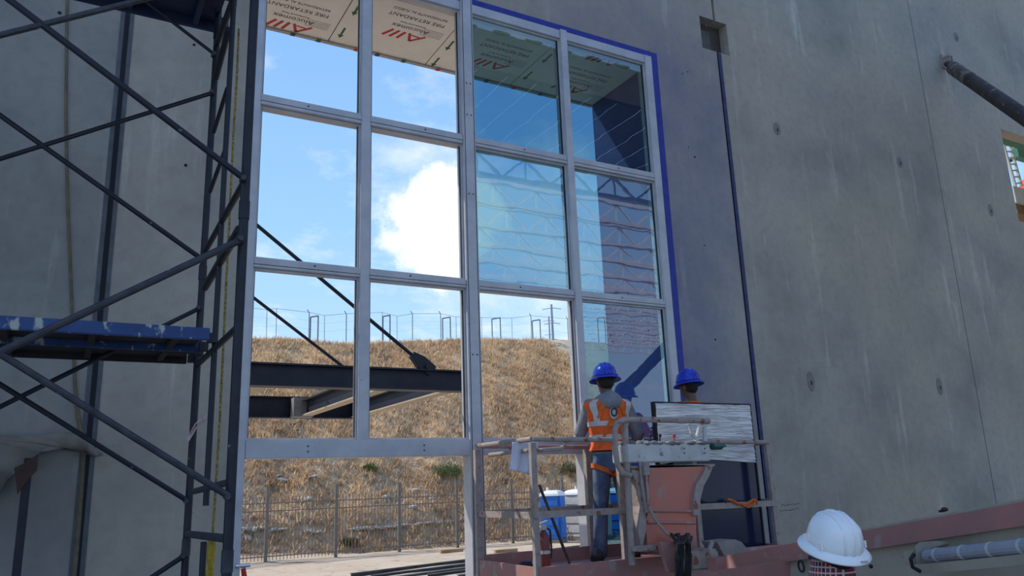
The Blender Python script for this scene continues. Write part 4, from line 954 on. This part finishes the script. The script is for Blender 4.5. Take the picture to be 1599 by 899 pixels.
        def band(name, th0, th1, z0, z1, off, m, sk=0):
            bm = B(); na = max(3, int(abs(th1-th0)/.15)); nz_ = max(2, int((z1-z0)/.04)+1); G = [[bm.verts.new(P3(th0+(th1-th0)*i/na+sk*j/nz_, z0+(z1-z0)*j/nz_, off)) for i in range(na+1)] for j in range(nz_+1)]
            for j in range(nz_):
                for i in range(na): bm.faces.new((G[j][i], G[j][i+1], G[j+1][i+1], G[j+1][i]))
            return fin_(name, bm, m, vs)
        band('reflective_band', 0, 2*math.pi, 1.095, 1.145, O+.006, M_silver); band('reflective_band', 0, 2*math.pi, 1.225, 1.27, O+.006, M_silver)
        q = -math.pi/2
        for t in (-.78, .78): band('reflective_stripe', q+t-.17, q+t+.17, 1.27, 1.478, O+.006, M_silver)
        band('harness_strap', q-.10, q+.10, 1.02, 1.30, O+.010, M_strap, .0)
        band('harness_strap', q-.75, q-.55, 1.30, 1.475, O+.012, M_strap, .45); band('harness_strap', q+.55, q+.75, 1.30, 1.475, O+.012, M_strap, -.45)
        band('harness_strap', q-.85, q-.68, 1.02, 1.30, O+.010, M_strap, .70); band('harness_strap', q+.68, q+.85, 1.02, 1.30, O+.010, M_strap, -.70)
        c = P3(q, 1.335, O+.03); bm = B(); loft(bm, [(c+Vector((0, .012, 0)), .042, .058, (1, 0, 0), (0, 0, 1)), (c, .040, .056, (1, 0, 0), (0, 0, 1))], 18); dr = fin_('harness_pad', bm, M_silver, vs)
        bm = B(); tube(bm, [c+Vector((.028*math.sin(k*math.pi/6), -.012, .012+.036*math.cos(k*math.pi/6))) for k in range(13)], .007, 6); fin_('d_ring', bm, M_black, dr)
        for i, sx in enumerate((-1, 1)):
            kn = Vector(feet[i][0]); c = Vector((sx*.085, 0, .88)).lerp(kn, .16); bm = B(); loft(bm, [(c+Vector((0, 0, -.02)), .102, .104), (c+Vector((0, 0, .025)), .104, .106)], 18, False)
            for v in bm.verts: v.co.z += (v.co.x-c.x)*sx*.45
            fin_('leg_strap', bm, M_strap)
    # hat: dome, wide brim, ridges
    hc = lambda p: hd(p); bm = B(); nk2 = 30; prof = [(.0, .118, .138), (.03, .117, .136), (.065, .111, .130), (.10, .098, .118), (.128, .07, .088), (.145, .038, .05), (.150, .006, .008)]
    loft(bm, [(hc((0, 0, 1.695+z)), a, b, Rp@Vector((1, 0, 0)), Rp@Vector((0, 1, 0))) for z, a, b in prof], nk2)
    hat = fin_('hard_hat', bm, hat_mat)
    bm = B(); X, Y = Rp@Vector((1, 0, 0)), Rp@Vector((0, 1, 0))
    loft(bm, [(hc((0, 0, 1.702)), .116, .136, X, Y), (hc((0, 0, 1.690)), .140, .160, X, Y), (hc((0, 0, 1.676)), .155, .174, X, Y), (hc((0, 0, 1.670)), .154, .173, X, Y), (hc((0, 0, 1.684)), .138, .158, X, Y), (hc((0, 0, 1.694)), .115, .135, X, Y)], nk2, False)
    fin_('brim', bm, hat_mat, hat)
    for x in (-.035, 0, .035):
        pts = []
        for k in range(13):
            a = math.pi*k/12; pts.append(hc((x, -.134*math.cos(a)*math.sqrt(1-(x/.13)**2), 1.70+.146*math.sin(a)**.8*math.sqrt(1-(x/.14)**2))))
        fin_('ridge', tube(B(), pts, .007 if x else .010, 6), hat_mat, hat)
    for sx in (-1, 1):
        for y in (-.05, .05): fin_('slot_cover', box(B(), hc((sx*.112-.004, y-.025, 1.708)), hc((sx*.112+.004, y+.025, 1.722))), hat_mat, hat, smooth=False)
    return r, hat, fin_, hc
# worker at the window with the harness: feet in the basket, right hand on the console
person('worker in blue hard hat, orange vest and jeans standing with back turned in the basket', (4.40, -.62, FZ), -.30, .955,
       [((-.235, .16, 1.18), (-.17, .40, 1.22), (.2, 1, .1), (0, 0, 1)), ((.29, -.02, 1.16), (.30, .16, .99), (.1, 1, -.3), (0, .2, 1))],
       [((-.12, .02, .49), (-.16, -.02, .09)), ((.14, .03, .49), (.17, .0, .09))], M_hood, M_jean, M_hatb, pitch=-.10, vest=True, hood=True)
person('worker in blue hard hat whose head shows above the wrapped glass panel', (5.52, -.52, FZ), .05, .955,
       [((-.26, .12, 1.15), (-.18, .32, 1.25), (.2, 1, .2), (0, 0, 1)), ((.26, .12, 1.15), (.18, .32, 1.25), (-.2, 1, .2), (0, 0, 1))],
       [((-.09, .03, .49), (-.10, .0, .09)), ((.09, .03, .49), (.10, .0, .09))], M_orange, M_jean, M_hatb, pitch=-.12)
def plaid():
    m = bpy.data.materials.new('plaid'); m.use_nodes = True; N = m.node_tree.nodes; L = m.node_tree.links; tc = N.new('ShaderNodeTexCoord'); b = N['Principled BSDF']; b.inputs['Roughness'].default_value = .9; last = None
    for ax, sc_, col in (('X', 14, (.02, .02, .09)), ('Y', 17, (.5, .42, .4)), ('Z', 12, (.55, .45, .42))):
        w = N.new('ShaderNodeTexWave'); w.bands_direction = ax; w.inputs['Scale'].default_value = sc_; L.new(tc.outputs['Object'], w.inputs[0]); r = N.new('ShaderNodeMapRange'); L.new(w.outputs['Fac'], r.inputs[0]); r.inputs[1].default_value = .8; r.inputs[2].default_value = .9
        x = N.new('ShaderNodeMix'); x.data_type = 'RGBA'; L.new(r.outputs[0], x.inputs[0]); x.inputs[7].default_value = (*col, 1)
        if last: L.new(last, x.inputs[6])
        else: x.inputs[6].default_value = (.26, .02, .03, 1)
        last = x.outputs[2]
    L.new(last, b.inputs['Base Color']); return m
hp = Pd(1290, 844, 3.9)
_, hat3, f3, h3 = person('person in white full-brim hard hat, plaid collar and navy jacket, looking up in the foreground', (hp.x, hp.y, 0), -.28, hp.z/1.70,
       [((-.25, -.02, 1.14), (-.24, .08, .88), (0, .2, -1), (1, 0, 0)), ((.25, -.02, 1.14), (.24, .08, .88), (0, .2, -1), (-1, 0, 0))],
       [((-.09, .03, .49), (-.10, .0, .09)), ((.09, .03, .49), (.10, .0, .09))], mat('jacket_navy', (.012, .016, .07), (.02, .025, .09), 8, .9), M_jean, M_hatw, pitch=.36, collar=plaid())
bm = B(); box(bm, h3((.02, -.168, 1.682)), h3((.055, -.158, 1.688))); f3('sticker', bm, M_silver, hat3, smooth=False)

# small clamp on the window jamb foot
p = Py(380, 883, -.03); bc = root('bar_clamp', p, 'small silver clamp with red handle on the lower left window jamb', 'clamp')
obj('bar', tube(B(), [p+Vector((-.06, 0, 0)), p+Vector((.05, 0, 0))], .017, 10), mat('chrome', (.6, .62, .66), rough=.25, metal=.8), bc)
obj('handle', tube(B(), [p+Vector((.0, 0, -.02)), p+Vector((.02, 0, -.13))], [.018, .022], 10), M_red, bc)
